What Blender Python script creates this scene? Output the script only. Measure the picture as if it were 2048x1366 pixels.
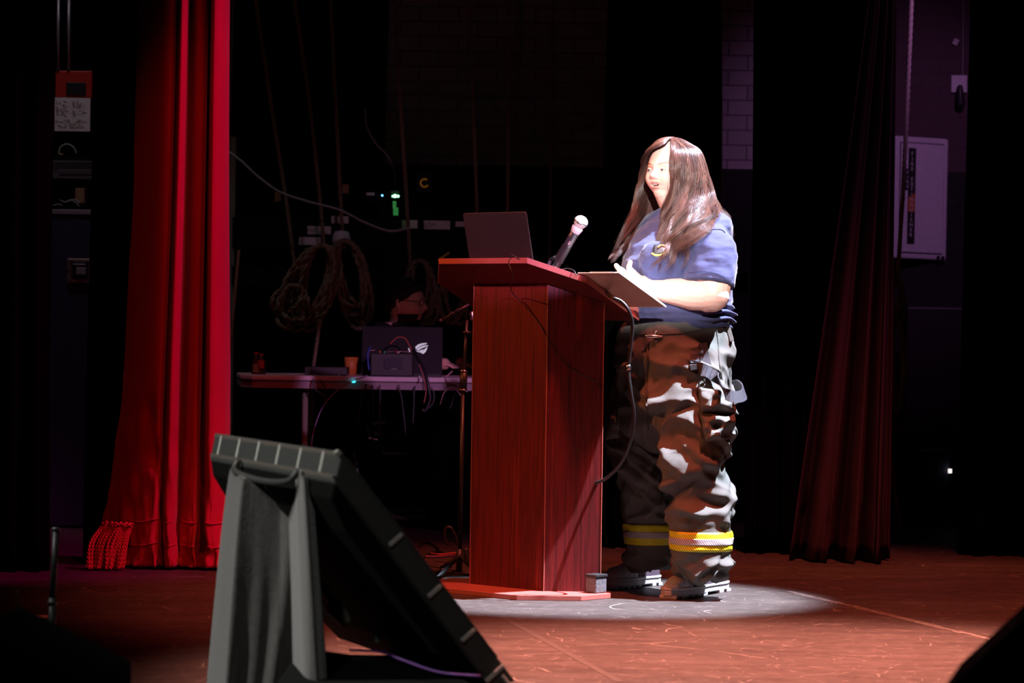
import bpy, bmesh, math, random
import numpy as np
from mathutils import Vector, Matrix, noise, Quaternion
from math import sin, cos, pi, sqrt, atan, radians

for o in list(bpy.data.objects): bpy.data.objects.remove(o)
S = bpy.context.scene
col = S.collection

# ------------------------------------------------------------------ camera
FPX, HC, ROLL = 5600.0, 0.97, 0.014
pitch = atan(23.0 / FPX)
f0 = Vector((0, cos(pitch), -sin(pitch))); u0 = Vector((0, sin(pitch), cos(pitch))); r0 = Vector((1, 0, 0))
c_up = u0 * cos(ROLL) - r0 * sin(ROLL)
c_rt = r0 * cos(ROLL) + u0 * sin(ROLL)
cd = bpy.data.cameras.new('camera'); cam = bpy.data.objects.new('camera', cd); col.objects.link(cam)
cam.matrix_world = Matrix((( c_rt.x, c_up.x, -f0.x, 0), (c_rt.y, c_up.y, -f0.y, 0), (c_rt.z, c_up.z, -f0.z, HC), (0, 0, 0, 1)))
cd.sensor_width = 36; cd.lens = FPX / 2048 * 36; cd.clip_end = 100
cd.dof.use_dof = True; cd.dof.focus_distance = 10.25; cd.dof.aperture_fstop = 5.0
S.camera = cam

def ray(px, py):
    return f0 + c_rt * ((px - 1024) / FPX) + c_up * ((683 - py) / FPX)
def W(px, py, Y):                       # point seen at a pixel, at distance Y down the stage
    d = ray(px, py); return Vector((0, 0, HC)) + d * (Y / d.y)
def G(px, py):                          # point of the floor seen at a pixel
    d = ray(px, py); return Vector((0, 0, HC)) + d * (-HC / d.z)

# ------------------------------------------------------------------ world, exposure, lights
wd = bpy.data.worlds.new('world'); S.world = wd; wd.use_nodes = True
wd.node_tree.nodes['Background'].inputs[0].default_value = (0.010, 0.006, 0.012, 1)
wd.node_tree.nodes['Background'].inputs[1].default_value = 0.035
S.view_settings.view_transform = 'Standard'; S.view_settings.look = 'None'
S.view_settings.exposure = 0.0; S.view_settings.gamma = 1.0; S.view_settings.use_curve_mapping = False

def spot(name, loc, target, power, color, angle, blend=0.3, size=0.05):
    l = bpy.data.lights.new(name, 'SPOT'); l.energy = power; l.color = color
    l.spot_size = radians(angle); l.spot_blend = blend; l.shadow_soft_size = size
    o = bpy.data.objects.new(name, l); col.objects.link(o); o.location = loc
    o.rotation_euler = (Vector(target) - Vector(loc)).to_track_quat('-Z', 'Y').to_euler()
    return o
def area(name, loc, target, power, color, size):
    l = bpy.data.lights.new(name, 'AREA'); l.energy = power; l.color = color; l.size = size
    o = bpy.data.objects.new(name, l); col.objects.link(o); o.location = loc
    o.rotation_euler = (Vector(target) - Vector(loc)).to_track_quat('-Z', 'Y').to_euler()
    return o
# follow spot high over the speaker
spot('key_spot_light', (3.15, 9.55, 7.2), (0.35, 10.22, 0.1), 23500, (0.72, 0.81, 1.0), 12.8, 0.55, 0.04)
# profile spot aimed at the face and chest
spot('face_spot_light', (0.75, 1.4, 4.6), (0.60, 10.2, 1.42), 8500, (1.0, 0.90, 0.88), 4.7, 0.25, 0.05)
# red wash from the left wing
spot('red_wash_light', (-5.6, 8.95, 3.7), (0.15, 10.3, 0.75), 980, (1.0, 0.24, 0.07), 22, 0.6, 0.06)
# red and magenta lights across the stage onto the house curtain
spot('curtain_red_light', (0.2, 5.2, 5.0), (-1.36, 11.2, 0.7), 300, (1.0, 0.02, 0.015), 21, 0.6, 0.08)
spot('curtain_magenta_light', (2.4, 8.9, 4.8), (-1.15, 11.05, 1.3), 700, (1.0, 0.015, 0.40), 24, 0.5, 0.08)
# warm wash on the stage floor
spot('floor_wash_light', (1.3, 7.3, 6.6), (0.95, 7.7, 0), 15500, (1.0, 0.37, 0.28), 33, 0.6, 0.2)
spot('floor_red_light', (1.6, 8.0, 6.8), (1.0, 10.0, 0), 2500, (1.0, 0.15, 0.09), 42, 0.5, 0.2)
# violet light high over the wings
spot('violet_light', (2.6, 12.7, 3.6), (2.15, 15.8, 1.75), 75, (0.78, 0.32, 0.90), 44, 0.9, 0.1)
spot('violet_wing_light', (0.35, 8.3, 3.4), (-0.5, 14.0, 1.6), 48, (0.90, 0.42, 0.72), 13, 0.8, 0.1)
spot('table_light', (1.0, 6.2, 2.35), (-0.52, 12.98, 0.70), 700, (0.85, 0.36, 0.80), 7.4, 0.25, 0.03)
spot('left_wing_light', (-2.15, 12.1, 4.6), (-2.12, 13.55, 1.3), 40, (0.95, 0.78, 0.90), 46, 0.7, 0.05)
spot('violet_leg_light', (3.4, 9.0, 5.0), (1.45, 11.9, 1.7), 170, (0.75, 0.26, 0.62), 24, 0.8, 0.1)
# dim neutral house light on the front edge of the stage
spot('house_light', (-3.6, 6.0, 3.5), (-0.45, 6.7, 0.45), 620, (1.0, 0.98, 0.92), 22, 0.6, 0.12)
spot('house_fill_light', (-1.4, 1.0, 4.5), (-0.35, 6.4, 0.45), 190, (1.0, 0.99, 0.95), 16, 0.6, 0.12)

# ------------------------------------------------------------------ materials
def mat(name, c, rough=0.6, metal=0.0, spec=0.4, var=0.12, scale=30.0, bump=0.0, bscale=200.0, emit=None, es=0.0, sheen=0.0, stretch=None, alpha=None, coat=0.0):
    m = bpy.data.materials.new(name); m.use_nodes = True
    nt = m.node_tree; b = nt.nodes['Principled BSDF']
    b.inputs['Roughness'].default_value = rough; b.inputs['Metallic'].default_value = metal
    b.inputs['Specular IOR Level'].default_value = spec
    if coat: b.inputs['Coat Weight'].default_value = coat; b.inputs['Coat Roughness'].default_value = 0.15
    if sheen: b.inputs['Sheen Weight'].default_value = sheen; b.inputs['Sheen Roughness'].default_value = 0.4
    tc = nt.nodes.new('ShaderNodeTexCoord'); mp = nt.nodes.new('ShaderNodeMapping')
    nt.links.new(tc.outputs['Object'], mp.inputs[0])
    if stretch: mp.inputs['Scale'].default_value = stretch
    n = nt.nodes.new('ShaderNodeTexNoise'); n.inputs['Scale'].default_value = scale; n.inputs['Detail'].default_value = 4
    nt.links.new(mp.outputs[0], n.inputs['Vector'])
    mx = nt.nodes.new('ShaderNodeMix'); mx.data_type = 'RGBA'
    mx.inputs[6].default_value = (*[max(0, v * (1 - var)) for v in c], 1)
    mx.inputs[7].default_value = (*[min(1, v * (1 + var)) for v in c], 1)
    nt.links.new(n.outputs['Fac'], mx.inputs[0]); nt.links.new(mx.outputs[2], b.inputs['Base Color'])
    if bump:
        n2 = nt.nodes.new('ShaderNodeTexNoise'); n2.inputs['Scale'].default_value = bscale; n2.inputs['Detail'].default_value = 3
        nt.links.new(mp.outputs[0], n2.inputs['Vector'])
        bp = nt.nodes.new('ShaderNodeBump'); bp.inputs['Strength'].default_value = bump; bp.inputs['Distance'].default_value = 0.003
        nt.links.new(n2.outputs['Fac'], bp.inputs['Height']); nt.links.new(bp.outputs[0], b.inputs['Normal'])
    if emit:
        b.inputs['Emission Color'].default_value = (*emit, 1); b.inputs['Emission Strength'].default_value = es
    return m

M = {}
M['black'] = mat('black_plastic', (0.02, 0.02, 0.021), 0.45)
M['blackmatte'] = mat('black_matte', (0.010, 0.010, 0.010), 0.9, spec=0.1)
M['velour_black'] = mat('black_velour', (0.0016, 0.0013, 0.0013), 0.95, spec=0.02, bump=0.2)
M['metal'] = mat('chrome', (0.6, 0.6, 0.62), 0.25, 1.0)
M['darkmetal'] = mat('dark_metal', (0.09, 0.09, 0.10), 0.4, 0.8)
M['standblack'] = mat('black_stand_paint', (0.018, 0.018, 0.020), 0.35)
M['steel'] = mat('galvanised_steel', (0.35, 0.35, 0.37), 0.45, 0.7)
M['rope'] = mat('hemp_rope', (0.22, 0.165, 0.10), 0.9, bump=0.6, bscale=300)
M['wire'] = mat('grey_wire', (0.3, 0.3, 0.32), 0.6)
M['rubber'] = mat('black_rubber', (0.014, 0.014, 0.016), 0.4, spec=0.5)
M['white'] = mat('white_paper', (0.75, 0.74, 0.72), 0.7)
M['greypaint'] = mat('grey_green_paint', (0.18, 0.18, 0.14), 0.7)
M['cab'] = mat('white_enamel', (0.70, 0.68, 0.72), 0.4)
M['red'] = mat('red_enamel', (0.45, 0.03, 0.02), 0.45)
M['tape'] = mat('white_tape', (0.7, 0.66, 0.66), 0.7)
M['skin'] = mat('skin', (0.78, 0.50, 0.42), 0.5, spec=0.35, var=0.06, scale=18, bump=0.05, bscale=400)
M['skin'].node_tree.nodes['Principled BSDF'].inputs['Subsurface Weight'].default_value = 0.08
M['skin'].node_tree.nodes['Principled BSDF'].inputs['Subsurface Scale'].default_value = 0.01
def skin_masks():
    nt = M['skin'].node_tree; b = nt.nodes['Principled BSDF']; src = b.inputs['Base Color'].links[0].from_socket
    for nm_, c_, k_ in (('lip', (0.60, 0.24, 0.22), .75), ('mouth', (0.10, 0.02, 0.02), 1.0)):
        a = nt.nodes.new('ShaderNodeAttribute'); a.attribute_name = nm_; mu = nt.nodes.new('ShaderNodeMath'); mu.operation = 'MULTIPLY'; mu.inputs[1].default_value = k_
        nt.links.new(a.outputs['Fac'], mu.inputs[0]); x = nt.nodes.new('ShaderNodeMix'); x.data_type = 'RGBA'; x.inputs[7].default_value = (*c_, 1)
        nt.links.new(mu.outputs[0], x.inputs[0]); nt.links.new(src, x.inputs[6]); src = x.outputs[2]
    nt.links.new(src, b.inputs['Base Color'])
skin_masks()
M['lip'] = mat('lips', (0.62, 0.20, 0.20), 0.4, var=0.05)
M['mouth'] = mat('mouth_inside', (0.10, 0.02, 0.02), 0.5)
M['teeth'] = mat('teeth', (0.8, 0.76, 0.7), 0.3)
M['eyewhite'] = mat('eye_white', (0.55, 0.50, 0.48), 0.3)
M['iris'] = mat('grey_blue_iris', (0.16, 0.22, 0.26), 0.2)
M['pupil'] = mat('pupil', (0.01, 0.01, 0.01), 0.1)
M['brow'] = mat('brow_hair', (0.42, 0.22, 0.15), 0.7)
M['lash'] = mat('eyelash', (0.04, 0.02, 0.02), 0.7)
M['navy'] = mat('navy_cotton', (0.048, 0.054, 0.125), 0.9, spec=0.15, var=0.1, bump=0.25, bscale=500, sheen=0.15)
M['plum'] = mat('boot_fabric', (0.055, 0.03, 0.045), 0.8, bump=0.4, bscale=600)
M['bootred'] = mat('boot_red_panel', (0.35, 0.02, 0.03), 0.7)
M['bootsole'] = mat('boot_rubber', (0.40, 0.385, 0.40), 0.6, bump=0.2, bscale=60)
M['strap'] = mat('black_webbing', (0.035, 0.035, 0.045), 0.6, bump=0.4, bscale=500)
M['led_cyan'] = mat('cyan_light', (0.0, 0.3, 0.4), emit=(0.05, 0.75, 0.9), es=2.2)
M['led_blue'] = mat('blue_light', (0.0, 0.1, 0.4), emit=(0.1, 0.45, 1.0), es=7)
M['led_green'] = mat('green_light', (0.0, 0.4, 0.1), emit=(0.25, 1.0, 0.4), es=6)
M['led_red'] = mat('red_light', (0.3, 0.0, 0.0), emit=(1.0, 0.03, 0.02), es=0.6)
M['glint_white'] = mat('white_glint', (0.3, 0.3, 0.3), emit=(1.0, 0.9, 0.85), es=1.2)
M['logo'] = mat('lit_logo', (0.4, 0.4, 0.42), emit=(0.62, 0.60, 0.72), es=0.62)
M['tv'] = mat('charcoal_plastic', (0.045, 0.048, 0.045), 0.5, spec=0.4)
M['tvback'] = mat('black_rear_shell', (0.003, 0.003, 0.003), 0.9, spec=.1)
M['tvrail'] = mat('brownish_plastic', (0.10, 0.085, 0.075), 0.5)
M['tvlight'] = mat('pale_plastic', (0.42, 0.42, 0.39), 0.5)
M['cloth'] = mat('charcoal_cloth', (0.062, 0.060, 0.058), 0.95, spec=0.05, sheen=0.9, bump=0.5, bscale=120, var=0.35, scale=60)
M['orange'] = mat('orange_plastic', (0.5, 0.14, 0.03), 0.5)
M['yellow'] = mat('yellow_plastic', (0.6, 0.5, 0.05), 0.5)
M['bluecase'] = mat('blue_case', (0.03, 0.025, 0.07), 0.6)
M['alu'] = mat('aluminium_edge', (0.45, 0.42, 0.5), 0.4, 0.5)
M['card'] = mat('brown_card', (0.30, 0.17, 0.09), 0.8)
M['tabletop'] = mat('table_plastic', (0.62, 0.52, 0.56), 0.55)

def nodes(m): return m.node_tree.nodes, m.node_tree.links
def colramp(nt, stops):
    r = nt.nodes.new('ShaderNodeValToRGB'); e = r.color_ramp.elements
    while len(e) > 1: e.remove(e[0])
    e[0].position = stops[0][0]; e[0].color = (*stops[0][1], 1)
    for p, c in stops[1:]:
        x = e.new(p); x.color = (*c, 1)
    return r

# mahogany laminate
def wood_mat():
    m = mat('mahogany_laminate', (0.2, 0.02, 0.02), 0.38, spec=0.35); nt = m.node_tree; b = nt.nodes['Principled BSDF']
    tc = nt.nodes.new('ShaderNodeTexCoord'); mp = nt.nodes.new('ShaderNodeMapping'); mp.inputs['Scale'].default_value = (26, 26, 1.1)
    nt.links.new(tc.outputs['Object'], mp.inputs[0])
    n = nt.nodes.new('ShaderNodeTexNoise'); n.inputs['Scale'].default_value = 1.3; n.inputs['Detail'].default_value = 5; n.inputs['Roughness'].default_value = 0.6
    nt.links.new(mp.outputs[0], n.inputs['Vector'])
    r = colramp(nt, [(0.3, (0.036, 0.005, 0.006)), (0.46, (0.135, 0.012, 0.013)), (0.56, (0.07, 0.008, 0.008)), (0.72, (0.24, 0.022, 0.020))])
    nt.links.new(n.outputs['Fac'], r.inputs[0]); nt.links.new(r.outputs[0], b.inputs['Base Color'])
    return m
M['wood'] = wood_mat()
M['woodedge'] = mat('mahogany_edge_band', (0.38, 0.11, 0.09), 0.35)

def floor_mat():
    m = mat('stage_floor', (0.1, 0.08, 0.07), 0.55, spec=0.3); nt = m.node_tree; b = nt.nodes['Principled BSDF']
    L = nt.links.new
    tc = nt.nodes.new('ShaderNodeTexCoord')
    def noi(scale, detail=4, st=(1, 1, 1), rough=0.55):
        mp = nt.nodes.new('ShaderNodeMapping'); mp.inputs['Scale'].default_value = st; L(tc.outputs['Object'], mp.inputs[0])
        n = nt.nodes.new('ShaderNodeTexNoise'); n.inputs['Scale'].default_value = scale; n.inputs['Detail'].default_value = detail
        n.inputs['Roughness'].default_value = rough; L(mp.outputs[0], n.inputs['Vector']); return n
    def mixc(fac, a, c):
        x = nt.nodes.new('ShaderNodeMix'); x.data_type = 'RGBA'
        for s, v in ((0, fac), (6, a), (7, c)):
            if hasattr(v, 'links') or hasattr(v, 'is_linked'): L(v, x.inputs[s])
            else: x.inputs[s].default_value = v if s == 0 else (*v, 1)
        return x.outputs[2]
    base = noi(2.2, 6)
    r = colramp(nt, [(0.3, (0.0350, 0.0260, 0.0225)), (0.7, (0.0675, 0.0520, 0.0460))]); L(base.outputs['Fac'], r.inputs[0])
    blot = noi(22, 6, (1, 0.6, 1), .7); rb = colramp(nt, [(0.36, (0, 0, 0)), (0.72, (.7, .7, .7))]); L(blot.outputs['Fac'], rb.inputs[0])
    c = mixc(rb.outputs[0], r.outputs[0], (0.0850, 0.0700, 0.0625))
    def scratches(vscale, width, warp, mscale, lo, seed, cc, color):
        w = noi(1.6, 3, (1, 1, 1)); 
        mp = nt.nodes.new('ShaderNodeMapping'); mp.inputs['Location'].default_value = (seed, seed * 2, 0); mp.inputs['Rotation'].default_value = (0, 0, seed)
        mv = nt.nodes.new('ShaderNodeVectorMath'); mv.operation = 'SCALE'; mv.inputs['Scale'].default_value = warp
        L(w.outputs['Color'], mv.inputs[0])
        ad = nt.nodes.new('ShaderNodeVectorMath'); ad.operation = 'ADD'; L(tc.outputs['Object'], ad.inputs[0]); L(mv.outputs[0], ad.inputs[1])
        L(ad.outputs[0], mp.inputs[0])
        v = nt.nodes.new('ShaderNodeTexVoronoi'); v.feature = 'DISTANCE_TO_EDGE'; v.inputs['Scale'].default_value = vscale
        v.voronoi_dimensions = '2D'; L(mp.outputs[0], v.inputs['Vector'])
        rr = colramp(nt, [(0.0, (1, 1, 1)), (width, (0, 0, 0))]); L(v.outputs['Distance'], rr.inputs[0])
        k = noi(mscale, 3); mp2 = k.inputs['Vector'].links[0].from_node; mp2.inputs['Location'].default_value = (seed * 3, 1, 0)
        rk = colramp(nt, [(lo, (0, 0, 0)), (lo + 0.08, (1, 1, 1))]); L(k.outputs['Fac'], rk.inputs[0])
        mu = nt.nodes.new('ShaderNodeMath'); mu.operation = 'MULTIPLY'; L(rr.outputs[0], mu.inputs[0]); L(rk.outputs[0], mu.inputs[1])
        return mixc(mu.outputs[0], cc, color)
    c = scratches(2.6, 0.009, 0.35, 11.0, 0.53, 0.7, c, (0.2108, 0.1736, 0.1550))
    c = scratches(4.3, 0.012, 0.22, 15.0, 0.55, 2.1, c, (0.1860, 0.1550, 0.1364))
    st_n = noi(7, 6, (.35, 1.6, 1), .7); rs = colramp(nt, [(0.35, (0, 0, 0)), (0.75, (.8, .8, .8))]); L(st_n.outputs['Fac'], rs.inputs[0])
    c = mixc(rs.outputs[0], c, (0.030, 0.022, 0.019))
    c = scratches(1.7, 0.005, 0.7, 6.0, 0.53, 4.4, c, (0.3100, 0.2604, 0.2294))
    c = scratches(9.0, 0.022, 0.15, 22.0, 0.53, 5.2, c, (0.1860, 0.1550, 0.1364))
    c = scratches(1.1, 0.003, 0.6, 4.0, 0.52, 1.3, c, (0.2852, 0.2418, 0.2108))
    L(c, b.inputs['Base Color'])
    rn = noi(9, 4); rr = nt.nodes.new('ShaderNodeMapRange'); rr.inputs[3].default_value = 0.42; rr.inputs[4].default_value = 0.7
    L(rn.outputs['Fac'], rr.inputs[0]); L(rr.outputs[0], b.inputs['Roughness'])
    return m
M['floor'] = floor_mat()

def brick_mat():
    m = mat('painted_brick', (0.5, 0.5, 0.5), 0.8); nt = m.node_tree; b = nt.nodes['Principled BSDF']; L = nt.links.new
    tc = nt.nodes.new('ShaderNodeTexCoord')
    sp = nt.nodes.new('ShaderNodeSeparateXYZ'); L(tc.outputs['Object'], sp.inputs[0])
    cb = nt.nodes.new('ShaderNodeCombineXYZ'); L(sp.outputs[0], cb.inputs[0]); L(sp.outputs[2], cb.inputs[1])
    br = nt.nodes.new('ShaderNodeTexBrick'); br.inputs['Scale'].default_value = 1.0
    br.inputs['Brick Width'].default_value = 0.22; br.inputs['Row Height'].default_value = 0.085; br.inputs['Mortar Size'].default_value = 0.006
    br.inputs['Mortar Smooth'].default_value = 0.4
    br.inputs['Color1'].default_value = (0.50, 0.47, 0.47, 1); br.inputs['Color2'].default_value = (0.40, 0.38, 0.38, 1); br.inputs['Mortar'].default_value = (0.22, 0.2, 0.2, 1)
    L(cb.outputs[0], br.inputs['Vector'])
    # painted black below head height
    gt = nt.nodes.new('ShaderNodeMath'); gt.operation = 'GREATER_THAN'; gt.inputs[1].default_value = 1.905; L(sp.outputs[2], gt.inputs[0])
    mx = nt.nodes.new('ShaderNodeMix'); mx.data_type = 'RGBA'; mx.inputs[6].default_value = (0.012, 0.011, 0.012, 1)
    # the brick colour turns dark past a straight vertical edge at right
    g2_ = nt.nodes.new('ShaderNodeMath'); g2_.operation = 'GREATER_THAN'; g2_.inputs[1].default_value = 1.80; L(sp.outputs[0], g2_.inputs[0])
    m2_ = nt.nodes.new('ShaderNodeMix'); m2_.data_type = 'RGBA'; m2_.inputs[7].default_value = (0.085, 0.050, 0.060, 1)
    L(g2_.outputs[0], m2_.inputs[0]); L(br.outputs['Color'], m2_.inputs[6])
    L(gt.outputs[0], mx.inputs[0]); L(m2_.outputs[2], mx.inputs[7]); L(mx.outputs[2], b.inputs['Base Color'])
    bp = nt.nodes.new('ShaderNodeBump'); bp.inputs['Strength'].default_value = 0.5; bp.inputs['Distance'].default_value = 0.01
    L(br.outputs['Fac'], bp.inputs['Height']); bp.invert = True; L(bp.outputs[0], b.inputs['Normal'])
    return m
M['brick'] = brick_mat()

def velvet(name, c, dust):
    m = mat(name, c, 0.85, spec=0.08, sheen=0.25, var=0.15, scale=6); nt = m.node_tree; b = nt.nodes['Principled BSDF']; L = nt.links.new
    old = b.inputs['Base Color'].links[0].from_socket
    tc = nt.nodes.new('ShaderNodeTexCoord'); n = nt.nodes.new('ShaderNodeTexNoise'); n.inputs['Scale'].default_value = 90; n.inputs['Detail'].default_value = 4
    L(tc.outputs['Object'], n.inputs['Vector'])
    bp = nt.nodes.new('ShaderNodeBump'); bp.inputs['Strength'].default_value = 0.15; bp.inputs['Distance'].default_value = 0.002
    L(n.outputs['Fac'], bp.inputs['Height']); L(bp.outputs[0], b.inputs['Normal'])
    return m
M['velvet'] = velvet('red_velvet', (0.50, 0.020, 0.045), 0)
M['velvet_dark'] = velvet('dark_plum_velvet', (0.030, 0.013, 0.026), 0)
M['fringe'] = mat('red_fringe', (0.62, 0.05, 0.03), 0.6, bump=0.5)

def hair_mat():
    m = mat('auburn_hair', (0.070, 0.029, 0.021), 0.36, spec=0.7, var=0.55, scale=50)
    m.node_tree.nodes['Principled BSDF'].inputs['Anisotropic'].default_value = 0.4
    return m
M['hair'] = hair_mat()
M['hair_dark'] = mat('dark_hair', (0.015, 0.010, 0.009), 0.6, var=0.4, scale=80, bump=0.5)

def gear_mat():
    m = mat('turnout_fabric', (0.112, 0.110, 0.10), 0.9, spec=0.1, var=0.10, scale=25, bump=0.5, bscale=420); return m
M['gear'] = gear_mat()
def band_mat(c1, c2, name):
    m = mat(name, c1, 0.45); nt = m.node_tree; b = nt.nodes['Principled BSDF']; L = nt.links.new
    tc = nt.nodes.new('ShaderNodeTexCoord'); mp = nt.nodes.new('ShaderNodeMapping'); mp.inputs['Rotation'].default_value = (0, radians(35), 0)
    L(tc.outputs['Object'], mp.inputs[0])
    w = nt.nodes.new('ShaderNodeTexWave'); w.inputs['Scale'].default_value = 45; L(mp.outputs[0], w.inputs['Vector'])
    r = colramp(nt, [(0.18, c2), (0.32, c1)]); L(w.outputs['Color'], r.inputs[0]); L(r.outputs[0], b.inputs['Base Color'])
    return m
M['band_yellow'] = band_mat((0.80, 0.74, 0.02), (0.25, 0.20, 0.01), 'yellow_reflective_tape')
M['band_silver'] = band_mat((0.50, 0.44, 0.44), (0.16, 0.12, 0.12), 'silver_reflective_tape')

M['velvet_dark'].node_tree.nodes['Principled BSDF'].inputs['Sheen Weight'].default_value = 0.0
M['rope_pale'] = mat('pale_cotton_rope', (0.5, 0.42, 0.40), 0.9, bump=0.6, bscale=300)
# ------------------------------------------------------------------ mesh helpers
class MB:
    def __init__(s): s.v = []; s.f = []; s.m = []; s.cur = 0
    def add(s, vs, fs):
        k = len(s.v); s.v += [tuple(v) for v in vs]; s.f += [tuple(i + k for i in f) for f in fs]; s.m += [s.cur] * len(fs); return s
    def box(s, c, size, R=None):
        c = Vector(c); hx, hy, hz = [q / 2 for q in size]
        vs = [Vector((x, y, z)) for x in (-hx, hx) for y in (-hy, hy) for z in (-hz, hz)]
        if R is not None: vs = [R @ v for v in vs]
        return s.add([c + v for v in vs], [(0, 1, 3, 2), (4, 6, 7, 5), (0, 4, 5, 1), (2, 3, 7, 6), (0, 2, 6, 4), (1, 5, 7, 3)])
    def prism(s, pts, d):                # closed polygon (list of Vectors) pushed by vector d
        n = len(pts); d = Vector(d)
        return s.add([Vector(p) for p in pts] + [Vector(p) + d for p in pts],
                     [tuple(range(n))[::-1], tuple(range(n, 2 * n))] + [(i, (i + 1) % n, n + (i + 1) % n, n + i) for i in range(n)])
    def tube(s, pts, r, n=8, caps=True, flat=1.0, up=None):
        pts = [Vector(p) for p in pts]; m = len(pts)
        if not hasattr(r, '__len__'): r = [r] * m
        t0 = (pts[1] - pts[0]).normalized()
        nv = up.copy() if up is not None else (Vector((0, 0, 1)) if abs(t0.z) < .9 else Vector((1, 0, 0)))
        vs = []
        for i, p in enumerate(pts):
            t = (pts[min(i + 1, m - 1)] - pts[max(i - 1, 0)])
            t = t.normalized() if t.length > 1e-9 else t0
            nv = (nv - t * nv.dot(t)); nv = nv.normalized() if nv.length > 1e-6 else t.orthogonal().normalized()
            bv = t.cross(nv)
            for k in range(n):
                a = 2 * pi * k / n; vs.append(p + nv * (cos(a) * r[i]) + bv * (sin(a) * r[i] * flat))
        fs = [(i * n + k, i * n + (k + 1) % n, (i + 1) * n + (k + 1) % n, (i + 1) * n + k) for i in range(m - 1) for k in range(n)]
        if caps: fs += [tuple(range(n))[::-1], tuple(range((m - 1) * n, m * n))]
        return s.add(vs, fs)
    def capsule(s, a, b, ra, rb, n=12):  # round-ended taper
        a, b = Vector(a), Vector(b); d = (b - a); L = d.length; d = d / L if L > 1e-9 else Vector((0, 0, 1))
        pts, rr = [], []
        for i in range(5):
            t = i / 5 * pi / 2; pts.append(a - d * (ra * cos(t))); rr.append(max(ra * sin(t), ra * .06))
        pts.append(a); rr.append(ra); pts.append(b); rr.append(rb)
        for i in range(1, 6):
            t = i / 5 * pi / 2; pts.append(b + d * (rb * sin(t))); rr.append(max(rb * cos(t), rb * .06))
        return s.tube(pts, rr, n)
    def chain(s, pts, rs, n=12):
        for i in range(len(pts) - 1): s.capsule(pts[i], pts[i + 1], rs[i], rs[i + 1], n)
        return s
    def loft(s, secs, caps=True):        # list of rings of equal length
        n = len(secs[0]); vs = [p for sec in secs for p in sec]; m = len(secs)
        fs = [(i * n + k, i * n + (k + 1) % n, (i + 1) * n + (k + 1) % n, (i + 1) * n + k) for i in range(m - 1) for k in range(n)]
        if caps: fs += [tuple(range(n))[::-1], tuple(range((m - 1) * n, m * n))]
        return s.add(vs, fs)
    def lathe(s, prof, c, n=24, axis=None):
        c = Vector(c); R = Matrix.Identity(3)
        if axis is not None: R = Vector((0, 0, 1)).rotation_difference(Vector(axis).normalized()).to_matrix()
        secs = [[c + R @ Vector((r * cos(2 * pi * k / n), r * sin(2 * pi * k / n), z)) for k in range(n)] for r, z in prof]
        return s.loft(secs)
    def sphere(s, c, r, n=16):
        c = Vector(c); r = Vector(r) if hasattr(r, '__len__') else Vector((r, r, r))
        secs = []
        for i in range(n + 1):
            th = pi * (i + .02) / (n + .04)
            secs.append([c + Vector((r.x * sin(th) * cos(2 * pi * k / (2 * n)), r.y * sin(th) * sin(2 * pi * k / (2 * n)), -r.z * cos(th))) for k in range(2 * n)])
        return s.loft(secs)
    def grid(s, P, nu, nv, thick=None):  # P(i,j) -> Vector
        vs = [P(i, j) for j in range(nv) for i in range(nu)]
        fs = [(j * nu + i, j * nu + i + 1, (j + 1) * nu + i + 1, (j + 1) * nu + i) for j in range(nv - 1) for i in range(nu - 1)]
        return s.add(vs, fs)
    def build(s, name, ms, parent=None, smooth=False, bevel=0, solid=0, fix=True, subsurf=0):
        return link(name, np.array(s.v, dtype=float), s.f, ms, parent, smooth, bevel, solid, s.m, fix, subsurf)

def wloc(o):
    v = Vector((0, 0, 0))
    while o is not None: v += o.location; o = o.parent
    return v
def link(name, v, f, ms, parent=None, smooth=False, bevel=0, solid=0, mi=None, fix=True, subsurf=0):
    me = bpy.data.meshes.new(name)
    if parent is not None: off = wloc(parent); loc = Vector((0, 0, 0))
    else:
        off = Vector(((v[:, 0].min() + v[:, 0].max()) / 2, (v[:, 1].min() + v[:, 1].max()) / 2, v[:, 2].min())); loc = off
    vv = v - np.array(off)
    me.from_pydata(vv.tolist(), [], [list(map(int, q)) for q in f])
    if not isinstance(ms, (list, tuple)): ms = [ms]
    for m in ms: me.materials.append(m)
    if mi is not None and len(ms) > 1: me.polygons.foreach_set('material_index', [int(q) for q in mi])
    if fix:
        bm = bmesh.new(); bm.from_mesh(me); bmesh.ops.recalc_face_normals(bm, faces=bm.faces); bm.to_mesh(me); bm.free()
    if smooth: me.polygons.foreach_set('use_smooth', [True] * len(me.polygons))
    me.update()
    o = bpy.data.objects.new(name, me); col.objects.link(o); o.location = loc
    if parent is not None: o.parent = parent
    if solid:
        sm = o.modifiers.new('thickness', 'SOLIDIFY'); sm.thickness = solid; sm.offset = 0
    if bevel:
        b = o.modifiers.new('bevel', 'BEVEL'); b.width = bevel; b.segments = 2; b.limit_method = 'ANGLE'
    if subsurf:
        b = o.modifiers.new('subsurf', 'SUBSURF'); b.levels = subsurf; b.render_levels = subsurf
    return o
def thing(name, label, cat, loc, group=None):
    o = bpy.data.objects.new(name, None); col.objects.link(o); o.location = loc; o.empty_display_size = 0.1
    o['label'] = label; o['category'] = cat
    if group: o['group'] = group
    return o
def tag(o, label, cat, group=None, kind=None):
    o['label'] = label; o['category'] = cat
    if group: o['group'] = group
    if kind: o['kind'] = kind
    return o
def struct(o, label=None):
    o['kind'] = 'structure'
    if label: o['label'] = label
    return o
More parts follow.
